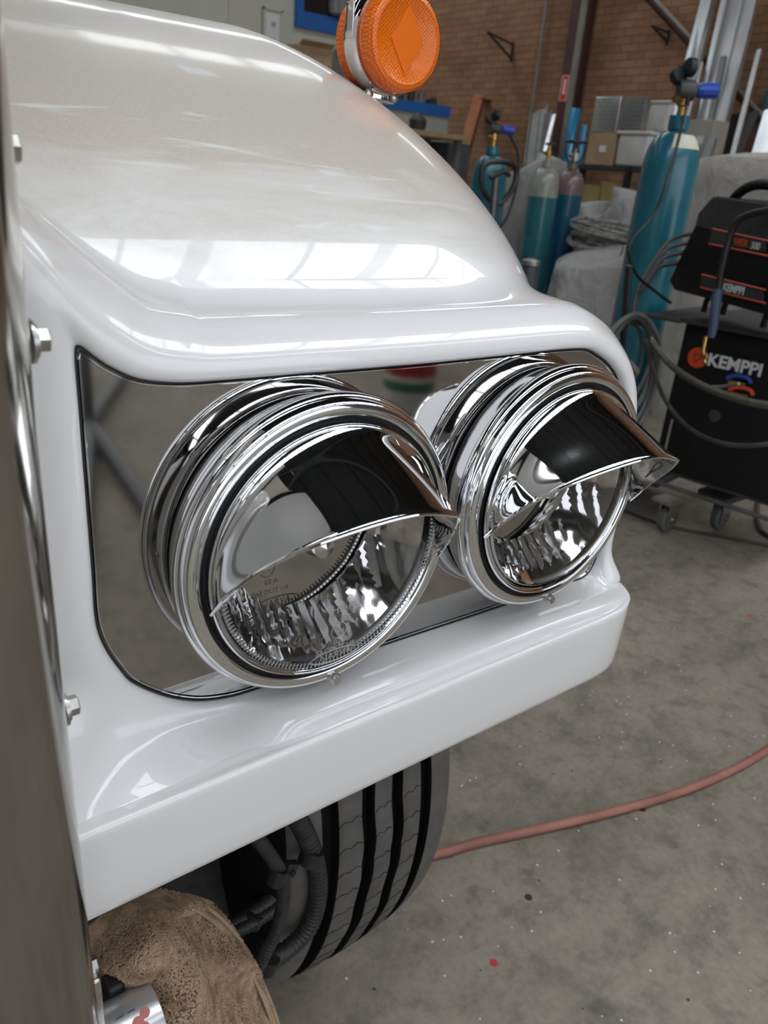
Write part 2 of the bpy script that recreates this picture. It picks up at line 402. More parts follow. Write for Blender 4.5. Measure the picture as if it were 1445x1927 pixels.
# clutter on the rail
for k, (px, wd, h, nm, lb, mt) in enumerate((
        (728, .14, .07, 'metal_offcut', 'low dark metal offcut on the blue rail, nearest the amber lamp', GALV),
        (752, .12, .10, 'metal_offcut', 'squat grey metal offcut on the blue rail, second from the amber lamp', CABLE),
        (776, .10, .13, 'storage_tin', 'upright dark tin on the blue rail in the middle of the row', WELDG),
        (795, .09, .11, 'storage_tin', 'upright grey tin on the blue rail, second from its free end', GALV),
        (815, .12, .06, 'metal_offcut', 'low grey offcut at the free end of the blue rail', CABLE))):
    c = wpt(px, 190, 8.9); g = G()
    if 'tin' in nm: g.lathe([(wd / 2, 0), (wd / 2, h - .015), (wd / 2 + .006, h - .012), (wd / 2 + .006, h), (wd / 2 - .01, h + .004)], (c.x, 8.94, zt + .005), n=20, cap0=True, cap1=True)
    else: g.box((c.x, 8.94, zt + .007 + h / 2), (wd, .11, h), bev=.006); g.box((c.x + wd * .2, 8.93, zt + .01 + h), (wd * .4, .08, .03), bev=.004)
    tag(g.build(nm, mt), lb, 'tin' if 'tin' in nm else 'offcut')
# boxes seen over the crown of the fender, before the office wall
for px0, px1, py0, Y, nm, lb, mt in ((548, 612, 83, 8.3, 'cardboard_box', 'open brown cardboard box seen over the fender in front of the office wall', CARD),
                                 (615, 643, 96, 8.6, 'grey_crate', 'small grey crate right of the brown cardboard box by the office wall', GALV)):
    A = aty(px0, py0, Y); Bp = aty(px1, py0, Y); wd = Bp.x - A.x; cx = (A.x + Bp.x) / 2; h = A.z - 1.75
    th = thing(nm, lb, 'box', (cx, Y, 1.75))
    G().box((cx, Y, 1.75 + h / 2), (wd, .3, h), bev=.004).build('body', mt, th, smooth=False)
    G().box((cx, Y - .17, A.z + .01), (wd * .96, .12, .012), Matrix.Rotation(-.5, 3, 'X')).build('flap', mt, th, smooth=False)
A = aty(560, 110, 8.4); Bp = aty(690, 150, 8.4)
bn = thing('work_bench', 'work bench top before the office wall, mostly hidden by the fender', 'bench', (6.2, 8.45, 0))
G().box((6.2, 8.45, 1.72), (2.4, .8, .06)).build('top', CARD, bn, smooth=False)
for sx in (5.1, 7.3):
    for sy in (8.15, 8.75): G().box((sx, sy, .845), (.07, .07, 1.69)).build('leg', GALV, bn, smooth=False)
c = aty(672, 148, 8.3)
tag(G().lathe([(.05, 0), (.1, .02), (.11, .12), (.06, .17), (.03, .2)], (6.75, 8.3, 1.75), n=16, cap0=True, cap1=True).build('dark_tin', CABLE), 'small dark tin at the right end of the bench, under the amber lamp', 'tin')

# --- steel column, fire sign, pipes, brace on the brick wall
def bx(px, py): return atx(px, py, 8.96)
yl = atx(1062, 130, 8.7).y; yr = atx(1096, 60, 8.7).y
col = thing('steel_column', 'maroon painted steel H-column standing against the brick wall', 'column', (8.75, 7.85, 0))
G().box((8.67, 7.734, 3), (.02, .154, 6)).box((8.94, 7.734, 3), (.02, .154, 6)).box((8.80, 7.734, 3), (.27, .02, 6)).build('column_section', MAROON, col, smooth=False)
G().box((8.67, 7.617, 3), (.04, .076, 6)).build('conduit_cover', GREYP, col, smooth=False)
sg = atx(1062, 166, 8.655)
fs = thing('fire_sign', 'small red fire extinguisher sign with a white bar on the maroon column', 'sign', (8.63, sg.y, sg.z))
G().box((8.655, sg.y, sg.z), (.008, .13, .30)).build('board', RED, fs, smooth=False)
g = G()
for dy in (-.062, .062): g.box((8.649, sg.y + dy * .9, sg.z), (.004, .006, .28))
for dz in (-.14, .14): g.box((8.649, sg.y, sg.z + dz), (.004, .118, .006))
g.box((8.649, sg.y, sg.z + .015), (.004, .03, .17))
g.build('white_marking', mat('white sign print', (.8, .75, .75), .6), fs, smooth=False)
q0 = bx(1030, 0); q1 = bx(1007, 200)
pp = G().tube([(8.93, (q0.y + q1.y) / 2, 0), (8.93, (q0.y + q1.y) / 2, 5.8)], .022).build('conduit_pipe', GREYP)
tag(pp, 'thin grey conduit pipe running up the brick wall left of the maroon column', 'pipe')
q0 = atx(1225, 0, 8.85); q1 = atx(1445, 238, 8.85); d = (q1 - q0)
g = G().tube([q0 - d * .30, q1 + d * .5], .05, n=4)
br = thing('diagonal_brace', 'maroon and grey diagonal wall brace crossing behind the aluminium lengths', 'brace', (8.85, q0.y, q0.z))
g.build('angle_bar', MAROON, br, smooth=False)
G().tube([q0 - d * .30 + Vector((-.04, 0, .05)), q1 + d * .5 + Vector((-.04, 0, .05))], .022, n=6).build('pipe', GREYP, br)
# triangular brackets
def bracket(px, py, lb, s=1, closed=True):
    c = atx(px, py, 8.97); g = G()
    A = c; Bp = c + Vector((-.42 * s, .10, .10 * s)); D = c + Vector((0, 0, -.17 * s))
    g.tube([A, Bp], .013, n=6).tube([Bp, D], .017, n=6).tube([A + Vector((0, 0, .03)), D - Vector((0, 0, .04))], .018, n=6)
    tag(g.build('wall_bracket', BEAM), lb, 'bracket')
bracket(965, 84, 'dark triangular bracket on the bare brick left of the conduit pipe')
bracket(1258, 62, 'dark folded bracket on the brick right of the maroon column', .5)
# leaning rusty beam
A = atx(909, 187, 8.9); Bp = atx(868, 335, 8.0)
rb = thing('rusty_beam', 'orange rusty steel beam leaning on the brick wall beside the low partition', 'beam', (8.0, Bp.y, 0))
d = (A - Bp).normalized(); L0 = Bp - d * (Bp.z / d.z)
Rm = axisR(d); Ln = (A - L0).length; mid = (A + L0) / 2
g = G().box(mid, (.02, .14, Ln), Rm).box(mid + Rm @ Vector((.06, .07, 0)), (.14, .02, Ln), Rm).box(mid + Rm @ Vector((.06, -.07, 0)), (.14, .02, Ln), Rm)
g.build('channel', RUST, rb, smooth=False)
G().box(A, (.24, .16, .02)).build('end_plate', RUST, rb, smooth=False)
# grey bin and sheet metal stack
A = atx(830, 268, 7.6); Bp = atx(866, 268, 7.6)
tag(G().box((7.6, (A.y + Bp.y) / 2, (A.z) / 2 + .0), (.4, A.y - Bp.y, A.z), bev=.02).build('grey_cabinet', noisy('slate grey cabinet', (.09, .10, .11), (.12, .13, .14), 4, .5)), 'slate grey cabinet left of the foot of the rusty beam', 'cabinet')
def lean(name, label, cat, pt, pb, Xt, Xb, wd, th, mt, group=None, rot=0, prof=None):
    """a length leaning on the wall: passes through pixel pt at distance Xt and pixel pb at Xb and stands on the floor"""
    A = atx(*pt, Xt); Bp = atx(*pb, Xb); d = (A - Bp).normalized(); F0 = Bp - d * (Bp.z / d.z)
    Ln = (A - F0).length; up = d; side = Vector((0, -1, 0)); side = (side - up * side.dot(up)).normalized(); nn = up.cross(side)
    R = Matrix((side, nn, up)).transposed() @ Matrix.Rotation(rot, 3, 'Z'); mid = (A + F0) / 2; g = G()
    if prof == 'channel':
        g.box(mid, (wd, th * .15, Ln), R)
        for s_ in (-1, 1): g.box(mid + R @ Vector((s_ * wd * .46, -th / 2, 0)), (wd * .06, th, Ln), R)
        g.box(mid + R @ Vector((0, -th * .3, 0)), (wd * .1, th * .5, Ln), R)
    else: g.box(mid, (wd, th, Ln), R, bev=min(th, wd) * .1)
    o = g.build(name, mt, smooth=False); tag(o, label, cat, group); return o
lean('galvanised_sheet', 'wide dull grey sheet leaning on the bricks left of the maroon column', 'metal sheet', (1016, 208), (1005, 300), 8.4, 8.0, .26, .03, GALV, prof='channel')
lean('galvanised_sheet', 'narrow dull grey sheet between the wide one and the maroon column', 'metal sheet', (1033, 212), (1022, 300), 8.3, 7.9, .12, .03, CABLE)
lean('aluminium_strip', 'pale blue-grey metal strip leaning at a slant before the maroon column', 'metal strip', (1043, 216), (1018, 315), 8.1, 7.4, .05, .02, ALU2)
def blue_tube(px, py, pb, X, r, lb):
    A = atx(px, py, X); g = G().lathe([(r, 0), (r, A.z - .01), (r * .9, A.z), (r * .9, A.z - .05)], (A.x, A.y, 0), n=24, cap0=True)
    tag(g.build('blue_tube', mat('glossy cyan plastic', (.01, .24, .48), .2, coat=1)), lb, 'tube')
blue_tube(1083, 204, 0, 8.3, .065, 'tall glossy blue tube standing right of the maroon column')
blue_tube(1101, 235, 0, 8.3, .04, 'short blue tube right of the tall one, behind the shelf')

# --- aluminium lengths leaning at the right
X = 8.3
lean('aluminium_length', 'leftmost wide aluminium flat of the leaning bundle, behind the regulator', 'metal length', (1345, -60), (1262, 260), X + .5, X, .13, .03, ALU2)
lean('aluminium_length', 'ribbed white aluminium channel second from the left of the leaning bundle', 'metal length', (1338, 2), (1292, 200), X + .48, X + .02, .13, .05, ALU, prof='channel')
lean('aluminium_length', 'narrow shiny aluminium tube between the channel and the wide white board', 'metal length', (1372, -40), (1290, 330), X + .45, X - .05, .06, .05, ALU2)
lean('aluminium_length', 'short silver tube with a cut top behind the blue regulator knob', 'metal length', (1319, 120), (1290, 230), X + .2, X - .2, .06, .05, ALU)
lean('aluminium_board', 'widest white aluminium plank of the leaning bundle', 'metal length', (1415, -70), (1325, 300), X + .42, X - .12, .36, .05, ALU, prof='channel')
lean('aluminium_length', 'grey square tube standing in front of the widest white plank', 'metal length', (1362, 107), (1322, 300), X + .0, X - .3, .06, .05, GALV)
lean('aluminium_length', 'thin pale angle along the right edge of the widest white plank', 'metal length', (1429, 95), (1385, 270), X + .3, X - .3, .05, .04, ALU)
lean('blue_pipe', 'thin blue-grey pipe on the bricks at the right edge of the picture', 'pipe', (1447, 170), (1415, 300), 8.9, 8.9, .05, .05, mat('blue grey pipe', (.06, .13, .17), .4))
lean('aluminium_sheet', 'pale blue aluminium sheet at the right edge of the picture behind the dust cover', 'metal sheet', (1478, 200), (1440, 330), 7.4, 7.0, .35, .02, ALU2)
lean('steel_plate', 'dark steel plate standing behind the foot of the leaning bundle', 'metal sheet', (1385, 215), (1350, 300), 8.6, 8.3, .5, .02, noisy('dark plate', (.03, .028, .026), (.05, .045, .04), 3, .5))
lean('zinc_bracket_bar', 'short zinc bar standing left of the dust cover, below the white plank', 'metal length', (1342, 262), (1318, 330), 7.0, 6.8, .07, .05, GALV)

# --- shelf with boxes
sx = 6.6
A = atx(1085, 308, sx); Bp = atx(1225, 318, sx); zs = A.z; yc = (A.y + Bp.y) / 2; ww = A.y - Bp.y + .5
sh = thing('storage_shelf', 'black slotted steel shelf standing between the blue cylinders', 'shelf', (sx + .2, yc, 0))
for z in (zs - .02, zs - .62, zs - 1.1): G().box((sx + .2, yc, z), (.45, ww, .04)).build('shelf_board', BLACK if z < zs - .1 else WELDG, sh, smooth=False)
for y in (yc - ww / 2, yc + ww / 2, atx(1183, 330, sx).y):
    for dx in (0, .42):
        g = G().box((sx + dx - .01, y, zs / 2), (.05, .05, zs)); g.build('post', BLACK, sh, smooth=False)
def sbox(nm, lb, px0, px1, pyt, h, mt, X, d=.3, cat='box', lid=None, zb=None, kind='box'):
    A = atx(px0, pyt, X); Bp = atx(px1, pyt, X); y = (A.y + Bp.y) / 2; wd = A.y - Bp.y
    zb = zs if zb is None else zb
    t = thing(nm, lb, cat, (X + d / 2, y, zb))
    if kind == 'tub':
        G().box((X + d / 2, y, zb + h * .46), (d * .9, wd * .9, h * .92), bev=.03).build('tub_body', mt, t)
        G().box((X + d / 2, y, zb + h * .95), (d, wd, h * .1), bev=.01).build('lid', mt, t)
    elif kind == 'chequer':
        G().box((X + d / 2, y, zb + h / 2), (d, wd, h), bev=.008).build('body', mt, t)
        g = G()
        for i in range(int(wd / .035)):
            for j in range(int(h / .035)):
                s_ = 1 if (i + j) % 2 else -1
                g.box((X - .002, y - wd / 2 + .02 + i * .035, zb + .02 + j * .035), (.004, .02, .005), Matrix.Rotation(s_ * .8, 3, 'X'))
        tag(g.build('raised_tread', ALU2, t, smooth=False), 'raised tread pattern')
    else:
        G().box((X + d / 2, y, zb + h / 2), (d, wd, h), bev=.004).build('body', mt, t, smooth=False)
        G().box((X + d / 2, y, zb + h + .003), (d + .01, wd * .12, .004)).build('tape', GLASSF, t, smooth=False)
        G().box((X - .003, y - wd * .1, zb + h * .5), (.004, wd * .25, h * .2)).build('sticker', TEXTW, t, smooth=False)
    return t
TREAD = mat('tread plate', (.55, .55, .54), .3, .9)
sbox('cardboard_box', 'brown cardboard box on the top shelf under the bright tread plate', 1108, 1157, 262, .28, CARD, sx, .35)
sbox('plastic_tub', 'white lidded plastic tub on the top shelf left of the nearest cylinder', 1158, 1222, 258, .30, TUB, sx, .35, cat='tub', kind='tub')
sbox('tread_plate_box', 'bright tread plate box standing on the cardboard box on the top shelf', 1118, 1166, 200, .30, TREAD, sx + .05, .06, kind='chequer', zb=zs + .29)
sbox('tread_plate_box', 'dull grey tread plate box standing on the white tub', 1172, 1212, 208, .27, GALV, sx + .05, .08, kind='chequer', zb=zs + .315)
sbox('metal_case', 'white metal case with a dark blue edge behind the shoulder of the nearest cylinder', 1217, 1262, 206, .26, TUB, sx + .3, .1, kind='tub', cat='case', zb=zs + .32)
sbox('grey_carton', 'grey carton behind the leaning aluminium tubes right of the nearest cylinder', 1300, 1350, 204, .34, noisy('grey board', (.33, .32, .28), (.40, .39, .34), 3, .8), sx + .5, .25, zb=zs + .1)
z2 = zs - .60
sbox('yellow_carton', 'wide yellowed carton on the middle shelf, the left one', 1092, 1135, 330, .42, YCARD, sx + .06, .3, zb=z2)
sbox('yellow_carton', 'tall yellowed carton on the middle shelf beside the slotted post', 1137, 1178, 322, .46, YCARD, sx + .04, .3, zb=z2)
sbox('orange_carton', 'orange-brown carton on the middle shelf right of the slotted post', 1187, 1220, 325, .20, noisy('orange card', (.42, .17, .08), (.5, .22, .11), 4, .8), sx + .04, .3, zb=z2)
z3 = zs - 1.08
sbox('orange_carton', 'lower orange-brown carton beneath the middle shelf right of the post', 1180, 1220, 380, .40, noisy('tan card', (.36, .19, .11), (.42, .24, .14), 4, .8), sx + .04, .3, zb=z3)
sbox('yellow_carton', 'yellowed carton on the bottom shelf behind the silver tarpaulin', 1100, 1175, 385, .36, YCARD, sx + .06, .3, zb=z3)

# ============================================================ gas cylinders
def cylinder(name, label, x, y, r, zb, mt, collar=None, H=1.46):
    t = thing(name, label, 'gas cylinder', (x, y, zb))
    hs = H - .03
    prof = [(r * .8, 0), (r * .97, .02), (r, .06), (r, hs - .205)]
    for k in range(1, 9):
        a = k / 8 * PI / 2; prof.append((r * (.30 + .70 * math.cos(a) ** .8), hs - .205 + .15 * math.sin(a)))
    prof += [(r * .31, hs - .05), (r * .36, hs - .045), (r * .36, hs)]
    G().lathe(prof, (x, y, zb), n=40, cap0=True, cap1=True).build('cylinder_body', mt, t)
    return t, zb + hs
def valve(t, x, y, z, wheel=True):
    G().lathe([(.016, 0), (.016, .03), (.024, .035), (.024, .07), (.012, .075), (.012, .11)], (x, y, z), n=16, cap1=True).tube([(x, y, z + .05), (x - .06, y, z + .05)], .012).build('valve_body', BRASS, t)
    if wheel: G().lathe([(.008, 0), (.036, .002), (.04, .01), (.036, .018), (.01, .02)], (x, y, z + .105), n=20, cap1=True, cap0=True).build('handwheel', CABLE, t)
BHOSE = mat('black hose rubber', (.014, .014, .014), .45)
def regulator(t, x, y, z, knob_dir, s=1, gup=True):
    """regulator body, gauges and big blue adjusting knob"""
    kd = Vector(knob_dir).normalized(); c = Vector((x, y, z)); R = axisR(kd)
    G().lathe([(.02, -.03), (.035, -.028), (.038, 0), (.036, .028), (.02, .04)], c, R, n=24, cap0=True, cap1=True).tube([c - Vector((0, 0, .08)), c], .014).build('regulator_body', BRASS if not gup else CABLE, t)
    G().lathe([(.018, .04), (.022, .045), (.027, .06), (.027, .115), (.022, .12)], c, R, n=12, cap1=True, cap0=True).build('adjusting_knob', BLUE, t, smooth=False)
    for k, (off, nd) in enumerate(((Vector((0, 0, .075)), -kd), (Vector((.02, .0, .05)) - kd * .05, Vector((-1, -.3, .2))))):
        gc = c + off; Rn = axisR(FV * .8 - RV * .3 if k else RV * .96 + FV * .28)
        gg = G().lathe([(.0, -.014), (.03, -.014), (.032, -.01), (.032, .012), (.029, .014), (.028, .010), (0, .010)], gc, Rn, n=28).build('gauge', BLACK, t)
        G().lathe([(0, .0105), (.026, .0105)], gc, Rn, n=20).build('dial', TEXTW, gg)

# nearest, biggest one stands on the welder trolley
DX, DY = 2.86, 1.96
ct, zt = cylinder('gas_cylinder', 'nearest and largest teal gas cylinder, black regulator with blue knob, behind the welding machine', DX, DY, .106, .12, M_cyl('teal paint large', (.010, .135, .185), (.012, .17, .23), 9), H=1.44)
valve(ct, DX, DY, zt, wheel=False)
kd = RV * .9 - FV * .1
regulator(ct, DX, DY, zt + .085, (RV.x, RV.y, .06))
# pale label round the shoulder
g = G(); rows = []
for j in range(6):
    a0 = (.42 + .07 * j) * PI / 2; rr = .106 * (.30 + .70 * math.cos(a0) ** .8) + .0015; zz = .12 + 1.41 - .205 + .15 * math.sin(a0)
    rows.append([(DX + rr * math.cos(b), DY + rr * math.sin(b), zz) for b in [math.radians(-150 + 80 * k / 12) for k in range(13)]])
tag(g.grid(rows).build('shoulder_label', mat('pale label', (.62, .62, .5), .5), ct), 'pale green-white label on the shoulder')
hs = cr([(DX - .02, DY - .03, zt + .06), (DX - .05, DY - .05, zt - .02), aty(1258, 330, DY - .24), aty(1232, 400, DY - .26), aty(1190, 450, DY - .27), aty(1183, 480, DY - .28), aty(1200, 520, DY - .27), aty(1235, 550, DY - .26), aty(1262, 570, DY - .28)], 8)
tag(G().tube(hs, .0055, n=8).build('gas_hose', BHOSE, ct), 'black hose looping down the front of the cylinder')

A = atz(928, 272, 1.46)
ca, zt = cylinder('gas_cylinder', 'left teal gas cylinder with a blue-knobbed regulator, on a hand cart behind the fender', A.x, A.y, .112, .02, M_cyl('teal paint left', (.010, .135, .19), (.012, .17, .23), 9))
valve(ca, A.x, A.y, zt, wheel=False); regulator(ca, A.x, A.y, zt + .10, (RV.x, RV.y, -.05), gup=True)
tag(G().tube(cr([(A.x + .05, A.y - .05, zt + .1), aty(975, 290, A.y - .1), aty(974, 340, A.y - .15), aty(958, 400, A.y - .2), aty(940, 430, A.y - .2)], 8), .009, n=8).build('gas_hose', BHOSE, ca), 'black hose')
# hand cart with loop handle
hx = Vector((A.x - .2, A.y - .22, 0))
hc = thing('hand_cart', 'dark cylinder hand cart with a looped handle in front of the left teal cylinder', 'hand cart', (hx.x, hx.y, 0))
def ap(px, py): return aty(px, py, A.y - .25)
lp = [ap(905, 330), ap(908, 312), ap(925, 305), ap(955, 306), ap(970, 318), ap(968, 345), ap(955, 368), ap(935, 385), ap(912, 365), ap(905, 345)]
G().tube(cr(lp, 5, True), .016, n=8, closed=True).build('handle', noisy('dark cart steel', (.03, .03, .033), (.06, .06, .06), 8, .35, .6), hc)
p1 = ap(933, 335); p2 = Vector((p1.x - .05, p1.y - .1, .2))
G().tube([p1, p2], .026, n=10).build('mast', noisy('worn cart steel', (.10, .10, .10), (.16, .16, .16), 8, .35, .7), hc)
G().tube([p1 - Vector((.05, 0, 0)), p1 + Vector((.03, -.03, .04)), p1 + Vector((.08, -.03, .02))], .015, n=8).build('grip', BLACK, hc)
G().box((p2.x, p2.y + .1, .03), (.4, .35, .02)).build('base_plate', BEAM, hc, smooth=False)
for s_ in (-.22, .22): G().lathe([(.02, -.025), (.11, -.025), (.12, 0), (.11, .025), (.02, .025)], (p2.x + s_, p2.y, .12), Matrix.Rotation(PI / 2, 3, 'Y'), n=24).build('wheel', BLACK, hc)
G().tube([p2, (p2.x, p2.y, .12)], .02).tube([(p2.x - .22, p2.y, .12), (p2.x + .22, p2.y, .12)], .012).build('axle', BEAM, hc)

A = atz(1032, 294, 1.46)
cb_, zt = cylinder('gas_cylinder', 'middle teal gas cylinder with a dusty grey-white shoulder and small handwheel', A.x, A.y, .114, 0, M_cyl('teal paint middle', (.016, .145, .175), (.36, .37, .33), 1.17))
valve(cb_, A.x, A.y, zt)
Cx = A
A = atz(1080, 300, 1.46)
cc, zt = cylinder('gas_cylinder', 'darker blue gas cylinder with a rusty pink shoulder and caged valve', A.x, A.y, .112, 0, M_cyl('blue cylinder paint', (.006, .085, .17), (.22, .15, .14), 1.2))
valve(cc, A.x, A.y, zt, wheel=False)
g = G()
for k in range(4):
    a = k * PI / 2 + .6; g.tube(cr([(A.x + .03 * math.cos(a), A.y + .03 * math.sin(a), zt), (A.x + .07 * math.cos(a), A.y + .07 * math.sin(a), zt + .06), (A.x + .08 * math.cos(a), A.y + .08 * math.sin(a), zt + .15)], 4), .007, n=6)
g.tube([(A.x + .08 * math.cos(2 * PI * k / 16), A.y + .08 * math.sin(2 * PI * k / 16), zt + .155) for k in range(16)], .009, n=6, closed=True)
g.build('valve_cage', BLACK, cc)
G().lathe([(.03, 0), (.033, .05), (.03, .055)], (A.x, A.y, zt + .02), n=16).build('clear_cap', TUB, cc)
# small fittings trolley below the middle cylinder
q = aty(1000, 490, 3.0)
ft = thing('gas_fitting_stand', 'dark gas fitting with small brass taps low in front of the middle teal cylinder', 'fitting', (q.x, q.y, 0))
G().lathe([(.045, 0), (.05, .01), (.05, q.z - .05), (.04, q.z - .03)], (q.x, q.y, 0), n=16, cap0=True, cap1=True).build('canister', noisy('dark canister', (.03, .04, .045), (.05, .06, .07), 8, .4), ft)
G().lathe([(.03, 0), (.05, .005), (.05, .03), (.02, .04)], (q.x, q.y, q.z - .03), n=16, cap1=True).build('cap', ZINC, ft)
for dz in (.28, .38): G().tube([(q.x - .04, q.y - .06, q.z - dz), (q.x + .16, q.y - .1, q.z - dz)], .012).lathe([(.03, 0), (.03, .02)], (q.x + .1, q.y - .09, q.z - dz), n=10, cap0=True, cap1=True).build('tap', BRASS, ft)

# ============================================================ covers and tarpaulins
def draped(name, label, cat, mt, cols, z0=0.0, seed=1, th=.01, amp=.02, closed=False):
    """cols: list of (x, y, ztop) rim points with the foot flaring outwards"""
    rnd = random.Random(seed)
    rim = cr([(x, y, z) for x, y, z in cols], 10, closed); n = len(rim); cx = sum(v.x for v in rim) / n; cy = sum(v.y for v in rim) / n
    top = max(v.z for v in rim); rows = []
    ph = [rnd.uniform(0, 6) for _ in range(4)]
    for j in range(5):
        f = (.01, .2, .4, .6, .8)[j]; rows.append([Vector((cx + (v.x - cx) * f, cy + (v.y - cy) * f, v.z + (1 - f * f) * .05)) for v in rim])
    for j in range(15):
        t = j / 14; r = []
        for i, v in enumerate(rim):
            wv = math.sin(i * .55 + ph[0]) * .6 + math.sin(i * .23 + ph[1] + t * 1.5) + .5 * math.sin(i * 1.1 + ph[2])
            o = .012 * math.sin(t * PI) + amp * wv * t ** .8 + .10 * t
            d = Vector((v.x - cx, v.y - cy, 0)).normalized()
            r.append(Vector((v.x + d.x * o, v.y + d.y * o, z0 + (v.z - z0) * (1 - t) ** 1.0 - .01 * math.sin(t * PI))))
        rows.append(r)
    g = G(); g.grid(rows, closed=closed); o = g.build(name, mt, angle=80); tag(o, label, cat); return o
# silver tarp over a low machine behind the nearest cylinder
T1 = aty(1075, 470, 2.75); T2 = aty(1180, 455, 2.3)
zc = .80
a1 = atz(1062, 492, zc)
draped('machine_tarpaulin', 'silver grey tarpaulin draped over a low machine between the blue cylinders', 'tarpaulin', TARP,
       [(a1.x, a1.y, zc - .04), (a1.x + .45, a1.y - .30, zc), (a1.x + 1.0, a1.y - .22, zc + .02), (a1.x + 1.5, a1.y + .25, zc + .05), (a1.x + 1.1, a1.y + .55, zc + .04), (a1.x + .4, a1.y + .35, zc)], seed=3, amp=.05, closed=True)
# upright crumpled covers further back
b1 = atx(1112, 400, 5.7)
draped('crumpled_cover', 'crumpled grey cover rising in two peaks behind the cable coil', 'cover', TARP,
       [(5.6, b1.y + .12, 1.12), (5.55, b1.y - .15, 1.02), (5.6, b1.y - .42, 1.2), (5.85, b1.y - .50, 1.22), (5.95, b1.y - .1, 1.0), (5.9, b1.y + .15, 1.1)], seed=5, amp=.05, closed=True)
b2 = atx(985, 300, 5.2)
draped('leaning_cover', 'grey cloth cover over a leaning frame between the left and middle teal cylinders', 'cover', TARP,
       [(5.25, b2.y + .28, 1.30), (5.2, b2.y + .02, 1.36), (5.35, b2.y - .2, 1.45), (5.6, b2.y - .12, 1.42), (5.6, b2.y + .22, 1.30)], seed=8, amp=.05, closed=True)
lean('steel_tube', 'thin steel tube leaning at a slant behind the left teal cylinder', 'tube', (960, 262), (995, 300), 5.6, 5.0, .03, .03, ZINC) if False else None
# big beige cover behind the welder
c1 = atx(1345, 300, 4.6); c2 = atx(1445, 300, 4.6)
draped('beige_dust_cover', 'big beige dust cover over a machine behind the wire feeder', 'dust cover', COVER,
       [(4.5, c1.y + .10, c1.z - .04), (4.3, c1.y - .4, c1.z + .0), (4.2, c1.y - 1.2, c1.z + .0), (5.0, c1.y - 1.5, c1.z), (5.4, c1.y - .6, c1.z + .02), (5.3, c1.y + .2, c1.z - .02), (5.0, c1.y + .35, c1.z - .3), (4.6, c1.y + .42, c1.z - .45)], seed=11, amp=.04, closed=True)
# coil of grey cable on the tarp
cc0 = atz(1146, 458, .88); g = G(); rnd = random.Random(4)
for k in range(16):
    rr = .25 + rnd.uniform(-.06, .06); tx, ty = rnd.uniform(-.25, .25), rnd.uniform(-.25, .25); dz = rnd.uniform(-.0, .09)
    pts = [(cc0.x + rr * math.cos(a) * 1.1, cc0.y + rr * math.sin(a), .87 + dz * 1.4 + tx * rr * math.cos(a) + ty * rr * math.sin(a) + .008 * math.sin(3 * a + k)) for a in [2 * PI * i / 28 for i in range(28)]]
    g.tube(pts, .013, n=6, closed=True)
tag(g.build('cable_coil', noisy('grey cable', (.12, .12, .11), (.36, .36, .33), 30, .5)), 'loose coil of grey cable lying on the silver tarpaulin', 'cable')

# ============================================================ welder on its trolley
wx = 2.60
PL = atx(1290, 606, wx); zT = PL.z; yL = PL.y; yR = yL - .52; zB = .29
WR = math.radians(8)
wt = thing('welding_power_source', 'black welding power source with white maker lettering on a wheeled trolley', 'welding machine', (wx, yL, 0), 0)
def wrot(v):   # swing the machine a little about its left front edge
    v = Vector(v) - Vector((wx, yL, 0)); v.rotate(Matrix.Rotation(WR, 3, 'Z')); return v + Vector((wx, yL, 0))
WRm = Matrix.Rotation(WR, 3, 'Z')
def wbox(g, c, s, bev=0): return g.box(wrot(c), s, WRm, bev)
wbox(G(), (wx + .30, (yL + yR) / 2, (zT + zB) / 2), (.60, yL - yR, zT - zB), .012).build('cabinet', WELD, wt)
wbox(wbox(G(), (wx + .28, (yL + yR) / 2, zT + .008), (.64, yL - yR + .02, .016), .004), (wx + .2, yL + .07, zT + .004), (.5, .14, .012), .003).build('top_tray', WELDG, wt)
wbox(G(), (wx - .004, yL - .035, zB + .12), (.006, .006, .16)).build('handle_mark', GREYP, wt, smooth=False)
# letters on the front
lp = atx(1327, 685, wx - .004)
xd = wrot((wx, yL - 1, 0)) - wrot((wx, yL, 0)); nd = Vector((-1, 0, 0)); nd.rotate(WRm)
def wp(px, py, off=.004):
    """point of the front face seen at the pixel"""
    d = ray(px, py); o = wrot((wx, yL, 0)); t = (o - EYE).dot(nd) / d.dot(nd); return EYE + d * t + nd * off
P0 = wp(1330, 686); P1 = wp(1418, 708); wl = (P1 - P0).length
tx = text('KEMPPI', TEXTW, .060, frame(P0, xd, nd), wt, ext=.001, bold=.0018)
bw = max(v.co.x for v in tx.data.vertices)
lg = wp(1313, 673); Rn = axisR(nd)
dsk = G().lathe([(0, 0), (.036, 0), (.037, -.004)], lg, Rn, n=32).build('logo_disc', RED, wt)
fr = frame(lg + nd * .001, xd, nd)
tri = [fr @ Vector(v) for v in ((-.012, .014, 0), (.016, .012, 0), (-.004, -.018, 0))]
G().tube([tri[0], tri[1], tri[2]], .0022, n=4, closed=True).build('logo_mark', BLACK, dsk, smooth=False)
# connectors on the front
for px, py, mt, nm in ((1398, 716, BLUE, 'blue_connector'), (1402, 738, RED, 'red_connector')):
    c = wp(px, py, .02)
    G().tube(cr([c + xd * -.05, c + xd * -.02 + Vector((0, 0, .015)), c + xd * .02 + Vector((0, 0, .015)), c + xd * .035], 6), .007, n=8).build(nm, mt, wt)
    G().tube([c + xd * -.04 - Vector((0, 0, .01)), c + xd * .02 - Vector((0, 0, .008))], .007, n=8).build('brass_coupling', BRASS, wt)
c = wp(1345, 782, .003); G().lathe([(0, .004), (.02, .004), (.022, 0)], c, Rn, n=20).build('round_cap', WELDG, wt)
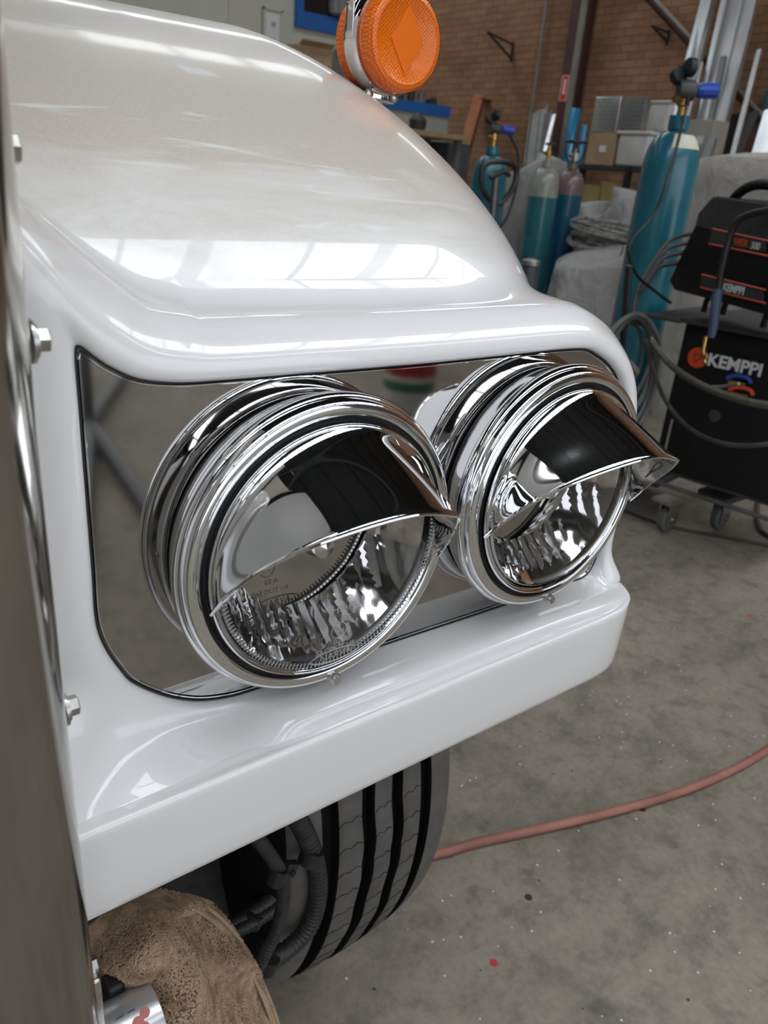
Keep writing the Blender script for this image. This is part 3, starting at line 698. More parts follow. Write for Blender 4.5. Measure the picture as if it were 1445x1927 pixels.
# trolley frame and castors
g = G(); zf = .24
for y in (yL - .02, yR + .02): g.tube([wrot((wx - .01, y, zf)), wrot((wx + .75, y, zf))], .009, n=8)
g.tube([wrot((wx - .01, yL - .02, zf)), wrot((wx - .01, yR + .02, zf))], .009, n=8)
wbox(g, (wx + .32, (yL + yR) / 2, zf + .038), (.58, yL - yR - .04, .012)); wbox(g, (wx + .45, yL + .27, .105), (.26, .34, .02))
g.build('trolley_frame', noisy('grey trolley steel', (.05, .05, .05), (.09, .09, .09), 9, .45), wt)
def castor(c, par):
    f = G().box((c[0], c[1], c[2] + .085), (.09, .09, .012)).box((c[0] + .02, c[1] - .022, c[2] + .03), (.05, .006, .11)).box((c[0] + .02, c[1] + .022, c[2] + .03), (.05, .006, .11)).build('castor', ZINC, par, smooth=False)
    G().lathe([(.01, -.016), (.045, -.016), (.055, -.012), (.058, 0), (.055, .012), (.045, .016), (.01, .016)], (c[0] + .03, c[1], c[2]), RX, n=28).build('castor_wheel', mat('grey castor rubber', (.10, .10, .10), .5), f)
    G().lathe([(0, -.03), (.012, -.03), (.012, .03), (0, .03)], (c[0] + .03, c[1], c[2]), RX, n=12).build('castor_hub', ZINC, f)
cw = atz(1355, 1000, 0)
cp = (cw.x - .02, cw.y + .02, .06)
castor(cp, wt)
for c in (wrot((wx + .1, yL - .05, .06)), wrot((wx + .65, yL - .05, .06)), wrot((wx + .65, yR + .05, .06))): castor((c.x, c.y, .058), wt)
G().box((cp[0] + .0, cp[1] + .0, .165), (.17, .13, .03), bev=.006).tube([(cp[0], cp[1] + .04, .17), (cp[0] + .02, cp[1] + .05, .26), (cp[0] + .1, cp[1] - .02, .18)], .008, n=6).build('castor_bracket', WELDG, wt)

# wire feeder: body swivelled on top
FB = [(1278, 540), (1325, 366)]
fx = 2.45
nf = Vector((-math.sin(math.radians(62)), math.cos(math.radians(62)), 0)); nf = Vector((-.90, .0, 0))
fa = math.radians(66); fxd = Vector((-math.cos(fa), -math.sin(fa), 0)); fnd = Vector((-math.sin(fa), math.cos(fa), 0))
F0 = atx(1262, 540, 2.62)             # lower left front corner
def fp(px, py, off=0):
    d = ray(px, py); t = (F0 - EYE).dot(fnd) / d.dot(fnd); return EYE + d * t + fnd * off
wf_ = thing('wire_feeder', 'black wire feeder with red stripes and a loop handle on top of the welding machine', 'wire feeder', (F0.x, F0.y, F0.z))
out = [(1258, 528), (1266, 545), (1445, 594), (1500, 610), (1540, 420), (1500, 392), (1445, 384), (1346, 369), (1332, 378), (1318, 400)]
pts = [fp(*q) for q in out]
o = G().prism(pts, -fnd * .22).build('feeder_body', WELD, wf_, smooth=False)
bmod = o.modifiers.new('b', 'BEVEL'); bmod.width = .008; bmod.segments = 3
top = [(1346, 371), (1318, 402), (1312, 425), (1500, 470), (1520, 405), (1445, 386)]
G().prism([fp(*q, .002) for q in top], fnd * .006).build('upper_cover', WELDG, wf_, smooth=False)
hp = cr([fp(1346, 378, -.06), fp(1362, 360, -.06), fp(1385, 347, -.06), fp(1415, 345, -.06), fp(1470, 356, -.06), fp(1500, 385, -.06)], 8)
G().tube(hp, .016, n=12).build('loop_handle', WELD, wf_)
def stripe(a, b_, th, off=.009):
    A, B_ = fp(*a, off), fp(*b_, off); G().tube([A, B_], th, n=4).build('red_stripe', RED, wf_, smooth=False)
def panel(c4, off): G().prism([fp(*q, off) for q in c4], fnd * .004).build('name_panel', WELDG, wf_, smooth=False)
panel([(1345, 432), (1445, 456), (1445, 474), (1338, 458)], .006); panel([(1325, 520), (1440, 548), (1440, 570), (1322, 540)], .006)
stripe((1345, 431), (1450, 454), .003); stripe((1338, 459), (1450, 482), .003); stripe((1325, 517), (1445, 546), .003); stripe((1322, 541), (1445, 571), .003)
text('KEMPPI', TEXTW, .034, frame(fp(1364, 546, .0105), fxd, fnd), wf_, ext=.0005, bold=.001)
G().lathe([(0, 0), (.013, 0), (.013, -.003)], fp(1356, 537, .011), axisR(fnd), n=24).build('logo_disc', RED, wf_)
text('WFX', TEXTR, .030, frame(fp(1385, 461, .0105), fxd, fnd), wf_, ext=.0005, bold=.0008)
text('300', TEXTW, .030, frame(fp(1416, 468, .0105), fxd, fnd), wf_, ext=.0005)
for a in ((1290, 580), (1325, 585), (1400, 610)):
    c = fp(*a, -.1); G().tube(cr([c + Vector((0, 0, .05)), c + fxd * -.03 + Vector((0, 0, .03)), c + fxd * -.035 - Vector((0, 0, .015))], 4), .010, n=8).build('foot', WELD, wf_)
for k, (px, py) in enumerate(((1303, 440), (1296, 458), (1290, 476), (1287, 497))):
    a0 = fp(px + 6, py, -.05)
    G().tube(cr([a0, a0 - fxd * .06, aty(1262 - 6 * k, 452 + 16 * k, 1.72), aty(1225, 500 + 8 * k, 1.72), aty(1200, 545 + 4 * k, 1.72), aty(1190, 600, 1.70)], 8), .007 + .002 * (k > 1), n=8).build('feeder_cable', CABLE, wf_)
    G().tube([a0, a0 - fxd * .04], .010, n=8).build('cable_fitting', BRASS if k == 0 else BLACK, wf_)
# welding torch cable hanging in front of the feeder
tc = thing('welding_torch', 'welding torch hanging down before the feeder, blue sleeve and brass tip', 'torch', tuple(fp(1380, 600, .1)))
p = [fp(1432, 350, .05), fp(1418, 420, .06), fp(1396, 500, .07), fp(1388, 545, .07)]
G().tube(cr([fp(1470, 395, .03)] + p[1:], 6), .011, n=10).build('torch_cable', BHOSE, tc)
G().tube([fp(1388, 545, .07), fp(1384, 562, .07), fp(1377, 620, .07), fp(1373, 636, .07)], .014, n=12, rf=lambda i: (.013, .017, .014, .012)[i]).build('sleeve', mat('slate blue sleeve', (.05, .08, .15), .5), tc)
G().tube([fp(1363, 634, .07), fp(1358, 660, .07), fp(1362, 685, .07)], .007, n=10).lathe([(.005, 0), (.009, .01), (.009, .02), (.004, .025)], fp(1361, 680, .07), n=12, cap1=True).build('nozzle', BRASS, tc)

# hose bundle coiled on the hook beside the welder
hb = thing('hose_bundle', 'grey welding hoses coiled on a hook left of the welding machine', 'hose', tuple(aty(1190, 640, 1.55)))
g = G()
rnd = random.Random(12)
for k in range(7):
    sc_ = 1 - .075 * k; ox, oy = rnd.uniform(-5, 5), rnd.uniform(-6, 6); Y = 1.50 + .016 * k; tl = rnd.uniform(-.12, .12)
    lp_ = []
    for q in range(12):
        A_ = 2 * PI * q / 12; ax = 60 * sc_ * math.cos(A_); ay = 118 * sc_ * math.sin(A_)
        lp_.append(aty(1178 + ox + ax - .18 * ay + rnd.uniform(-2, 2), 590 + 118 * sc_ + oy * .6 + ay + tl * ax + 3 * k, Y + rnd.uniform(-.004, .004)))
    g.tube(cr(lp_, 6, True), .0072, n=8, closed=True)
g.build('coil', noisy('worn grey hose', (.07, .075, .072), (.12, .125, .12), 14, .45), hb)
G().tube([aty(1184, 500, 1.56), aty(1176, 600, 1.56)], .012, n=8).tube([aty(1176, 600, 1.56), aty(1168, 700, 1.58)], .01, n=8).build('hook_post', BLACK, hb)
G().tube([aty(1184, 684, 1.50), aty(1198, 700, 1.50)], .012, n=8).build('hose_clip', GALV, hb)
def loosecable(nm, label, pts, Y, r, mt=CABLE):
    o = G().tube(cr([aty(a, b_, Y) if not isinstance(Y, list) else aty(a, b_, Y[i]) for i, (a, b_) in enumerate(pts)], 10), r, n=8).build(nm, mt); tag(o, label, 'cable'); return o
loosecable('welding_cable', 'grey cable sagging lowest across the front of the welding machine', [(1215, 640), (1228, 690), (1250, 750), (1290, 800), (1350, 832), (1420, 838), (1500, 825)], [1.50, 1.50, 1.40, 1.28, 1.12, 1.0, .92], .007)
loosecable('welding_cable', 'thick ribbed cable crossing the black cabinet below its lettering', [(1225, 640), (1260, 685), (1310, 720), (1370, 745), (1440, 762), (1520, 760)], [1.50, 1.42, 1.26, 1.12, 1.0, .92], .011, noisy('brown grey cable', (.06, .055, .045), (.10, .09, .075), 60, .6))
loosecable('welding_cable', 'thin clear hose running just above the thick cable to the blue connector', [(1225, 635), (1270, 690), (1310, 722), (1350, 728), (1390, 722)], [1.50, 1.42, 1.28, 1.2, 1.1], .0045, GREYP)

# ---- floor hoses
def floorline(nm, label, cat, pts, r, mt):
    P = [atz(a, b_, r) for a, b_ in pts]; o = G().tube(cr(P, 14), r, n=10).build(nm, mt); tag(o, label, cat)
floorline('air_hose', 'faded red rubber air hose curving across the concrete floor', 'hose', [(700, 1625), (760, 1618), (830, 1605), (900, 1585), (1080, 1545), (1240, 1503), (1350, 1462), (1445, 1410), (1560, 1320)], .010, HOSE)
floorline('floor_cable', 'thin dark cable lying on the floor behind the headlights by the castor', 'cable', [(1120, 930), (1180, 962), (1260, 990), (1350, 1008), (1445, 1026), (1560, 1050)], .007, CABLE)
floorline('floor_cable', 'black cable curling on the floor at the right edge of the picture', 'cable', [(1430, 920), (1425, 960), (1428, 990), (1445, 1008), (1500, 1030)], .009, CABLE)

# ============================================================ THE TRUCK
tr = thing('truck', 'white truck with twin chrome headlights, chrome visors and a dusty rounded fender', 'truck', (.1, .45, 0))
# ---- headlight panel outline (x, z)
PO = [(0.12396, 1.14986), (0.12661, 1.15383), (0.13411, 1.14765), (0.14205, 1.14148), (0.15793, 1.13354), (0.18175, 1.12957), (0.21175, 1.12868), (0.26469, 1.12807), (0.3088, 1.12736), (0.36174, 1.12692), (0.41468, 1.12692), (0.46761, 1.12736), (0.51614, 1.12736),
      (0.54702, 1.1256), (0.56731, 1.11854), (0.58584, 1.10883), (0.60172, 1.0956), (0.61496, 1.07531), (0.62378, 1.04707), (0.62819, 1.00296), (0.62907, 0.95884), (0.62819, 0.91473), (0.6229, 0.89532), (0.61055, 0.8865), (0.58231, 0.8865),
      (0.51173, 0.88694), (0.43762, 0.88826), (0.37056, 0.89002), (0.3088, 0.89091), (0.25586, 0.89135), (0.23469, 0.89179), (0.21528, 0.89311), (0.1941, 0.89797), (0.17822, 0.90502), (0.16322, 0.91473), (0.1447, 0.93149), (0.13676, 0.94473), (0.12881, 0.96237), (0.1244, 0.97825), (0.12308, 0.99414), (0.12352, 1.0206), (0.12352, 1.0559), (0.12352, 1.09119), (0.1237, 1.12648)]
nP = len(PO)
pt_T = [(0, .4249), (.013, .4191), (.08, .4156), (.23, .4151), (.42, .4173), (.60, .4232), (.75, .430), (.87, .436), (.95, .442), (1, .450), (1.0, .458), (.9, .52)]
pt_R = [(0, 0.42482), (0.02, 0.41909), (0.1, 0.41556), (0.25, 0.41512), (0.44, 0.41732), (0.62, 0.4235), (0.77, 0.43232), (0.88, 0.44379), (0.95, 0.45879), (0.99, 0.48526), (1, 0.54702), (1.01, 0.83818)]
pt_C = [(0, .4249), (.05, .418), (.14, .411), (.30, .406), (.5, .404), (.68, .406), (.82, .412), (.91, .420), (.97, .432), (.99, .45), (1, .52), (1, .838)]
pt_E = [(0, .4249), (.03, .418), (.08, .411), (.20, .405), (.42, .4025), (.62, .4020), (.80, .4025), (.90, .4035), (.96, .4045), (.99, .406), (1, .408), (.97, .47)]
pt_B = [(0, 0.42482), (-0.03, 0.41821), (-0.05, 0.40762), (-0.05, 0.39703), (0, 0.38909), (0.12, 0.38336), (0.3, 0.37894), (0.5, 0.37718), (0.7, 0.37674), (0.85, 0.37656), (1, 0.3763), (.97, .44)]
pt_D = [(0, 0.42482), (0.02, 0.41997), (0.08, 0.41644), (0.2, 0.41468), (0.35, 0.41115), (0.5, 0.40497), (0.65, 0.39703), (0.8, 0.38821), (0.9, 0.38203), (0.96, 0.3785), (1, 0.3763), (.97, .44)]
pt_L = [(0, 0.42482), (0.02, 0.41997), (0.1, 0.41644), (0.25, 0.41468), (0.4, 0.41512), (0.55, 0.41644), (0.7, 0.41777), (0.8, 0.41865), (0.88, 0.41909), (0.94, 0.41953), (1, 0.41997), (1.1, 0.42085)]
keys = [(0, pt_L, (0.0856, 1.225)), (2, pt_T, None), (15, pt_T, None), (18, pt_R, None), (21, pt_R, None), (22, pt_C, (.6655, .8790)), (23, pt_E, (.6530, .8768)), (24, pt_B, (0.6176, 0.87503)), (25, pt_B, (0.52938, 0.87503)), (29, pt_B, (0.25586, 0.87503)), (31, pt_D, (0.20734, 0.87503)), (33, pt_D, (0.1544, 0.87503)), (35, pt_D, (0.08558, 0.87503)), (37, pt_L, (0.08558, 0.9412)), (39, pt_L, (0.08558, 0.98972)), (43, pt_L, (0.0856, 1.17)), (44, pt_L, (0.0856, 1.225))]
rows = []
for i in range(nP):
    for a, b_ in zip(keys, keys[1:]):
        if a[0] <= i <= b_[0]: break
    t = (i - a[0]) / (b_[0] - a[0]); t = t * t * (3 - 2 * t) if (a[1] is not b_[1]) else t
    P = Vector((PO[i][0], PO[i][1])); p0 = Vector(PO[(i - 1) % nP]); p1 = Vector(PO[(i + 1) % nP])
    tg = (p1 - p0).normalized(); nr = Vector((-tg.y, tg.x)); off = P + nr * .034
    Ta = Vector(a[2]) if a[2] else off; Tb = Vector(b_[2]) if b_[2] else off
    tl = (i - a[0]) / (b_[0] - a[0]); T = Ta.lerp(Tb, tl)
    if i == 1: T = Vector((.0990, 1.232))
    if i == 2: T = Vector((.131, 1.205))
    if i == 3: T = Vector((.152, 1.186))
    if i == 4: T = Vector((.1745, 1.1705))
    if i == 5: T = Vector((.200, 1.1648))
    prof = [(fa_ + (fb_ - fa_) * t, ya + (yb_ - ya) * t) for (fa_, ya), (fb_, yb_) in zip(a[1], b_[1])]
    rows.append([Vector((P.x + (T.x - P.x) * f, y, P.y + (T.y - P.y) * f)) for f, y in prof])
K = len(rows[0]); colsv = []
for k in range(K): colsv.append(cr([r[k] for r in rows], 5, True))
fine = []
for j in range(len(colsv[0])): fine.append(cr([colsv[k][j] for k in range(K)], 4))
fine.append(fine[0])
body = G(); body.grid(fine)
# ---- lower skirt
path = cr([(0.08558, 0.36747, 0), (0.17646, 0.36747, 0), (0.3088, 0.36747, 0), (0.44115, 0.36747, 0), (0.54702, 0.36747, 0), (0.59555, 0.36836, 0), (0.62202, 0.37321, 0), (0.64231, 0.38468, 0), (0.65643, 0.40409, 0), (0.66348, 0.43673, 0), (0.66613, 0.49408, 0), (0.66613, 0.6176, 0), (0.66613, 0.83818, 0)], 6)
sk = [(0.01412, 0.87723), (0.00926, 0.87608), (0.00662, 0.87573), (0.00353, 0.87644), (0.00132, 0.87573), (0.00018, 0.8737), (0, 0.86973), (0, 0.85297), (0.00088, 0.8265), (0.00176, 0.80885), (0.00265, 0.804), (0.00529, 0.80091), (0.00971, 0.79959), (0.01235, 0.79959), (0.01235, 0.80356), (0.05294, 0.804)]
rows = []
for i, p in enumerate(path):
    a = path[max(i - 1, 0)]; b_ = path[min(i + 1, len(path) - 1)]; t = (b_ - a).normalized(); nin = Vector((-t.y, t.x, 0))
    rows.append([p + nin * o_ + Vector((0, 0, z)) for o_, z in sk])
body.grid(rows)
# left flange above the panel and beside the grille shell
body.grid([[Vector((0.08558, 0.42174, z)), Vector((0.07764, 0.41997, z)), Vector((0.07764, .62, z))] for z in (0.80003, 0.9412, 1.02943, 1.11766, 1.17942, 1.25, 1.39999)])
# ---- fender dome
X0, YB, DA, DB, DC, DN, DM, DZ = 0.42939, 0.88055, 0.28285, 0.42705, 0.24526, 2.10769256, 1.47659762, 1.13530
phs = [PI / 2 * k / 40 for k in range(41)]
def plan(s_):
    out = [Vector((X0 + DA * s_ * math.cos(f) ** (2 / DN), YB - DB * s_ * math.sin(f) ** (2 / DN), 0)) if f < PI / 2 - 1e-6 else Vector((X0, YB - DB * s_, 0)) for f in phs]
    yf = YB - DB * s_
    back = [Vector((X0 + DA * s_, 1.45, 0)), Vector((X0 + DA * s_, 1.2, 0)), Vector((X0 + DA * s_, 1.0, 0))]
    left = [Vector((X0 - (X0 - .14) * k / 12, yf, 0)) for k in range(1, 13)] + [Vector((.12, yf + .002, 0)), Vector((.104, yf + .007, 0)), Vector((.092, yf + .02, 0)), Vector((.0858, yf + .05, 0)), Vector((.0858, 1.15, 0)), Vector((.0858, 1.45, 0))]
    return back + out + left
ts = [.10 + (PI / 2 - .10) * (k / 34) for k in range(35)]
rows = []
t0 = ts[0]; s0 = math.cos(t0) ** (2 / DM); z0 = DZ + DC * math.sin(t0) ** (2 / DM)
base = plan(s0)
def outw(P_):
    r = []
    for i, p in enumerate(P_):
        a = P_[max(i - 1, 0)]; b_ = P_[min(i + 1, len(P_) - 1)]; t = (b_ - a).normalized(); r.append(Vector((t.y, -t.x, 0)) * -1)
    return r
ow = outw(base)
zl = 1.15983
for p_, n_ in zip(base[:1], ow[:1]): pass
sgn = 1 if ow[43].y < 0 else -1
nL = 3
for o_, z in ((.0, -.2), ):
    pass
def low(z, o_):
    r = []
    for i, (p, n_) in enumerate(zip(base, ow)):
        fr_ = min(1, max(0, (i - 30) / 8))      # the flare fades out round the outer side
        zz = z * fr_ + (z - .13 * (1 - fr_)) * (1 - fr_)
        r.append(p + n_ * sgn * o_ * fr_ + Vector((0, 0, zz)))
    return r
zb_ = z0
for z_, o_ in ((zl - .02, 0), ):
    rows.append(low(z_, o_))
for t in ts[0:]:
    s_ = math.cos(t) ** (2 / DM) if t < PI / 2 - 1e-6 else 0.0; z = DZ + DC * math.sin(t) ** (2 / DM)
    if z < zl - .01: continue
    rows.append([v + Vector((0, 0, z)) for v in plan(s_)])
body.grid(rows)
# concave blend from the headlight pod up into the dome
def dome_y(x, z):
    dl_ = 0.
    for (xa, ya), (xb, yb) in zip(((.0858, .05), (.092, .02), (.104, .007), (.12, .002), (.14, 0)), ((.092, .02), (.104, .007), (.12, .002), (.14, 0), (9, 0))):
        if xa <= x <= xb: dl_ = ya + (yb - ya) * (x - xa) / (xb - xa)
    u = max(0., (z - DZ) / DC) ** (DM / 2); s_ = max(.0, 1 - u * u) ** .5; s_ = s_ ** (2 / DM)
    if x <= X0: return YB - DB * s_ + dl_
    q = (x - X0) / (DA * s_); return YB - DB * s_ * (1 - min(.999, q) ** DN) ** (1 / DN)
edge_a = [r[9 * 4] for r in fine]; edge_b = [r[8 * 4 + 2] for r in fine]
strip = []
for A_, B_ in zip(edge_a, edge_b):
    if A_.z < 1.12 or A_.x > .60: continue
    strip.append((A_, (A_ - B_).normalized()))
strip.sort(key=lambda q: q[0].x)
rows = []
for A_, tA in strip:
    ze = A_.z + .016; ye = dome_y(A_.x, ze); ye2 = dome_y(A_.x, ze + .004)
    if ye < A_.y + .012: ze = A_.z + .030; ye = dome_y(A_.x, ze); ye2 = dome_y(A_.x, ze + .004)
    E_ = Vector((A_.x, ye, ze)); tE = Vector((0, ye2 - ye, .004)).normalized(); L_ = (E_ - A_).length * 1.0
    tA = Vector((0, max(.3, tA.y), tA.z)).normalized()
    row = []
    for j in range(13):
        t = j / 12; h00 = 2 * t ** 3 - 3 * t ** 2 + 1; h10 = t ** 3 - 2 * t ** 2 + t; h01 = -2 * t ** 3 + 3 * t ** 2; h11 = t ** 3 - t ** 2
        row.append(A_ * h00 + tA * L_ * h10 + E_ * h01 + tE * L_ * h11)
    rows.append(row)
body.grid(rows)
hb_ = body.build('body_shell', DUSTY, tr, angle=60)
hb_['label'] = 'white painted shell with dust film on the fender crown'
# outer side wall of the fender and the centre hood seen only in reflections
G().grid([[Vector((X0 + DA, y, z)) for y in (YB - .08, 1.1, 1.45)] for z in (.94, 1.03, 1.14)]).build('fender_side', WHITE, tr)
hood = []
for t in range(9):
    a = t / 8 * PI / 2; hood.append([Vector((x, .52 + .10 * (1 - math.cos(a)) + .4 * (t == 8), 1.30 + .42 * math.sin(a))) for x in (-1.0, -.6, -.2, .02, .075)])
G().grid([[Vector((x, .50, z)) for x in (-1.0, -.6, -.2, .02, .075)] for z in (.7, 1.3)] + hood).build('centre_hood', WHITE, tr)
G().grid([[Vector((.076, y, z)) for y in (.50, .62, 1.3, 1.6)] for z in (1.0, 1.3, 1.5, 1.68)] + [[Vector((x, y, 1.72)) for y in (.62, .62, 1.3, 1.6)] for x in (.05, -1.0)]).build('hood_side', WHITE, tr)

# ---- mirror plate and dark gasket line
pl = cr([(x, 0, z) for x, z in PO], 5, True); n = len(pl); cxp, czp = .43, .97
g = G(); inner = []
g.add([Vector((v.x, .4235, v.z)) for v in pl] + [Vector((v.x, .4265, v.z)) for v in pl], [tuple(range(n)), tuple(range(n, 2 * n))[::-1]] + [(k, (k + 1) % n, n + (k + 1) % n, n + k) for k in range(n)])
hp_ = g.build('headlight_panel', MIRROR, tr, angle=30); hp_['label'] = 'polished stainless panel behind the headlights'
top = [v for v in pl]
rim = [Vector((v.x, .4232, v.z)) for v in pl]
def inset(loop, d, y):
    r = []; m = len(loop)
    for i, v in enumerate(loop):
        t = (loop[(i + 1) % m] - loop[i - 1]).normalized(); r.append(Vector((v.x + t.z * d, y, v.z - t.x * d)))
    return r
G().tube([Vector((v.x, .4230, v.z)) for v in inset(rim, .0026, .4230)], .0008, n=6, closed=True).build('panel_edge', CHROME, hp_)
G().tube([Vector((v.x, .4226, v.z)) for v in inset(rim, .0006, .4226)], .0008, n=6, closed=True).build('edge_gasket', BLACK, hp_)

# ---- headlights
def headlight(cx, dx_lab, foot=True):
    cy, cz = 0, 1.0125
    def P(r, y, a): return Vector((cx + r * math.cos(a), y, cz + r * math.sin(a)))
    def ring(prof, n=128):
        # prof (r, y)
        g = G(); V = []; rows = [[P(r, y, 2 * PI * k / n) for k in range(n)] for r, y in prof]; g.grid(rows, closed=True); return g
    bucket = ring([(.0900, .4225), (.0985, .4205), (.1015, .4190), (.1030, .4160), (.1042, .4120), (.1052, .4075), (.1058, .4045), (.1040, .4035)]).build('headlight', CHROME, tr, angle=50)
    bucket['label'] = dx_lab
    ring([(.0700, .4232), (.0980, .4230), (.1005, .4222), (.0995, .4200)]).build('gap_shade', BLACK, bucket)  # black ring painted in for the shade of the gap behind the bucket
    # trim with the notch at the bottom
    n = 180; prof = [(.1030, .4055), (.1060, .4045), (.1078, .4025), (.1086, .3998), (.1086, .3968), (.1080, .3945), (.1070, .3932), (.1060, .3925), (.1055, .3905), (.1048, .3885), (.1038, .3872), (.1026, .3864), (.1010, .3861), (.0985, .3860), (.0968, .3861), (.0960, .3866), (.0957, .3880), (.0955, .3960)]
    g = G(); g.grid([[P(r, y, 2 * PI * k / n) for k in range(n)] for r, y in prof], closed=True)
    g.build('trim_ring', CHROME, bucket, angle=35)
    # clamp screw tab at the foot of the ring
    g = G(); a0 = -PI / 2 + math.radians(4)
    c = P(.1035, .3850, a0); g.lathe([(0, .004), (.0035, .004), (.0045, .002), (.0045, -.003)], c, RX, n=16)
    g.build('clamp_screw', mat('dull aluminium screw', (.7, .7, .7), .3, 1) if cx < .4 else ZINC, bucket)
    ring([(.0957, .3925), (.0930, .3930), (.0900, .3900)]).build('shadow_gap', BLACK, bucket)
    ring([(.0918, .3950), (.0918, .3850), (.0912, .3826), (.0900, .3815), (.0890, .3822), (.0885, .3835), (.0878, .3830), (.0866, .3840), (.0862, .3870)]).build('retaining_ring', CHROME, bucket, angle=40)
    # reflector bowl with vertical flutes
    rows = []; nr = 26
    for j in range(nr + 1):
        r = .0845 * (1 - j / nr) + .010 * (j / nr); row = []
        for k in range(144):
            a = 2 * PI * k / 144; y = .392 + .060 * (1 - (r / .0845) ** 2)
            x = r * math.cos(a); z = r * math.sin(a)
            if j > 0:
                fl = .0019 * abs(math.sin(x * 330 + (.8 if z < 0 else 0))) * min(1, (j / 3)); y -= fl
                if z > .022: y -= .004
            row.append(Vector((cx + x, y, cz + z)))
        rows.append(row)
    G().grid(rows, closed=True).build('reflector', REFL, bucket, angle=14)
    # bulb and its shield
    b = G().lathe([(.0, .052), (.004, .050), (.0065, .045), (.007, .02), (.008, .0)], (cx, .452, cz), RX, n=24).build('bulb', BULB, bucket)
    G().lathe([(0, .047), (.008, .044), (.0105, .036), (.010, .026)], (cx, .440, cz), RX, n=24).build('bulb_cap', CHROME2, bucket)
    # lens: outer knurled rim and clear bowl
    lg_ = G(); rows = []; nn = 96
    for r, y in [(.0862, .3868), (.0845, .3845), (.083, .3825), (.078, .3785), (.066, .3735), (.050, .3695), (.030, .3668), (.012, .3658), (.0001, .3656)]:
        rows.append([P(r, y, 2 * PI * k / nn) for k in range(nn)])
    for r, y in [(.0001, .3686), (.030, .3698), (.050, .3725), (.066, .3765), (.078, .3815), (.0835, .386), (.0862, .3868)]:
        rows.append([P(r, y, 2 * PI * k / nn) for k in range(nn)])
    lens = lg_.grid(rows, closed=True).build('lens', GLASS, bucket, angle=60); lens['label'] = 'clear domed glass'
    g = G()
    for k in range(170):
        a = 2 * PI * (k + .5) / 170
        if cx < .4: g.box(P(.0835, .3822, a), (.0045, .0012, .0011), Matrix.Rotation(-a, 3, 'Y'))
    if cx < .4: g.build('knurled_rim', mat('clear moulded rim', (.55, .56, .58), .15, .6), lens, smooth=False)
    ring([(.0850, .3848), (.0843, .3836), (.0836, .3830)], 96).build('lens_bead', GLASSF, lens)
    if cx < .4:
        EMB = mat('moulded lens lettering', (.62, .61, .60), .25, .3)
        def lt(s_, x, z, size):
            r2 = math.hypot(x, z); y = .3655 + .0175 * (r2 / .083) ** 2.2 - .0006
            text(s_, EMB, size, frame((cx + x, y, cz + z), (1, 0, 0), (0, -1, 0)), lens, ext=.0001, align='CENTER')
        lt('HR·PL', .000, -.035, .0085); lt('00', .002, -.0445, .0075); lt('E4', .000, -.056, .0070); lt('02 A', .003, -.0655, .0062); lt('SAE DOT HR', .001, -.0725, .0058); lt('NARVA', .004, -.0815, .0080)
        ov = [Vector((cx + .004 + .021 * math.cos(a), .3818, cz - .0795 + .0052 * math.sin(a))) for a in [2 * PI * k / 40 for k in range(40)]]
        G().tube(ov, .0005, n=5, closed=True).tube([Vector((cx + .0 + .0062 * math.cos(a), .3738, cz - .0535 + .0062 * math.sin(a))) for a in [2 * PI * k / 24 for k in range(24)]], .0004, n=5, closed=True).build('moulded_oval', EMB, lens)
    # chrome eyebrow visor
    E = [(-.0906, .3830, -.0180), (-.0895, .3740, -.0060), (-.0845, .3600, .0120), (-.0720, .3420, .0325), (-.0520, .3260, .0465), (-.0260, .3165, .0550), (0, .3125, .0585), (.020, .3125, .0565), (.0425, .3145, .0485),
         (.0500, .3220, .0380), (.0620, .3380, .0240), (.0780, .3570, .0060), (.0880, .3700, -.0080), (.0925, .3800, -.0200)]
    th = [193, 184, 168, 150, 128, 107, 90, 78, 64, 58, 47, 28, 8, -13]
    N1 = 8; Ef = cr([(cx + a, b_, cz + c) for a, b_, c in E], N1)
    thf = []
    for i in range(len(th) - 1): thf += [th[i] + (th[i + 1] - th[i]) * k / N1 for k in range(N1)]
    thf.append(th[-1]); m = len(Ef); rows = []
    rg = 8 * N1
    for _ in range(60):
        for lo, hi in ((0, rg), (rg, m - 1)):
            e_ = [v.copy() for v in Ef]; t_ = thf[:]
            for i in range(lo + 1, hi): Ef[i] = e_[i] * .5 + (e_[i - 1] + e_[i + 1]) * .25; thf[i] = t_[i] * .5 + (t_[i - 1] + t_[i + 1]) * .25
    ridge = 8 * N1
    for j in range(25):
        t = (j / 24) ** 1.4; row = []
        for i in range(m):
            a = math.radians(thf[i]); R0 = P(.0893, .3822, a); E0 = Ef[i]
            dl = (E0 - R0).length; on_ = Vector((math.cos(a), -.55, math.sin(a))).normalized()
            side = -1 if i > ridge + 3 else 1
            kk = (i - ridge) / 8; q_ = min(1, max(0, (kk + 4) / 4)); q_ = q_ * q_ * (3 - 2 * q_); wf_q = 1 - .45 * q_ if kk <= 0 else .55; bl = dl * ((-.50 * t * math.exp(-t / .11) - .02 * (t - t ** 6)) * wf_q - (0 if kk <= 0 else .17 * (1 - math.exp(-kk * 2.5))) * math.sin(PI * t) * (1 - .35 * t))
            v = R0.lerp(E0, t) + on_ * bl
            row.append(v)
        rows.append(row)
    # rolled lip then the underside, so the visor has thickness
    lip = [v + Vector((0, -.0012, -.0012)) for v in rows[-1]]; lip2 = [v + Vector((0, .0004, -.0026)) for v in rows[-1]]
    under = [[v + Vector((0, .0012, -.0014)) for v in r] for r in rows[::-1][1:]]
    vis = G().grid(rows + [lip, lip2] + under).build('visor', CHROME, bucket, angle=32); vis['label'] = 'chrome eyebrow visor drawn out to a peak'
    G().tube([v + Vector((0, -.0004, -.0008)) for v in Ef], .0014, n=8).build('rolled_edge', CHROME, vis)
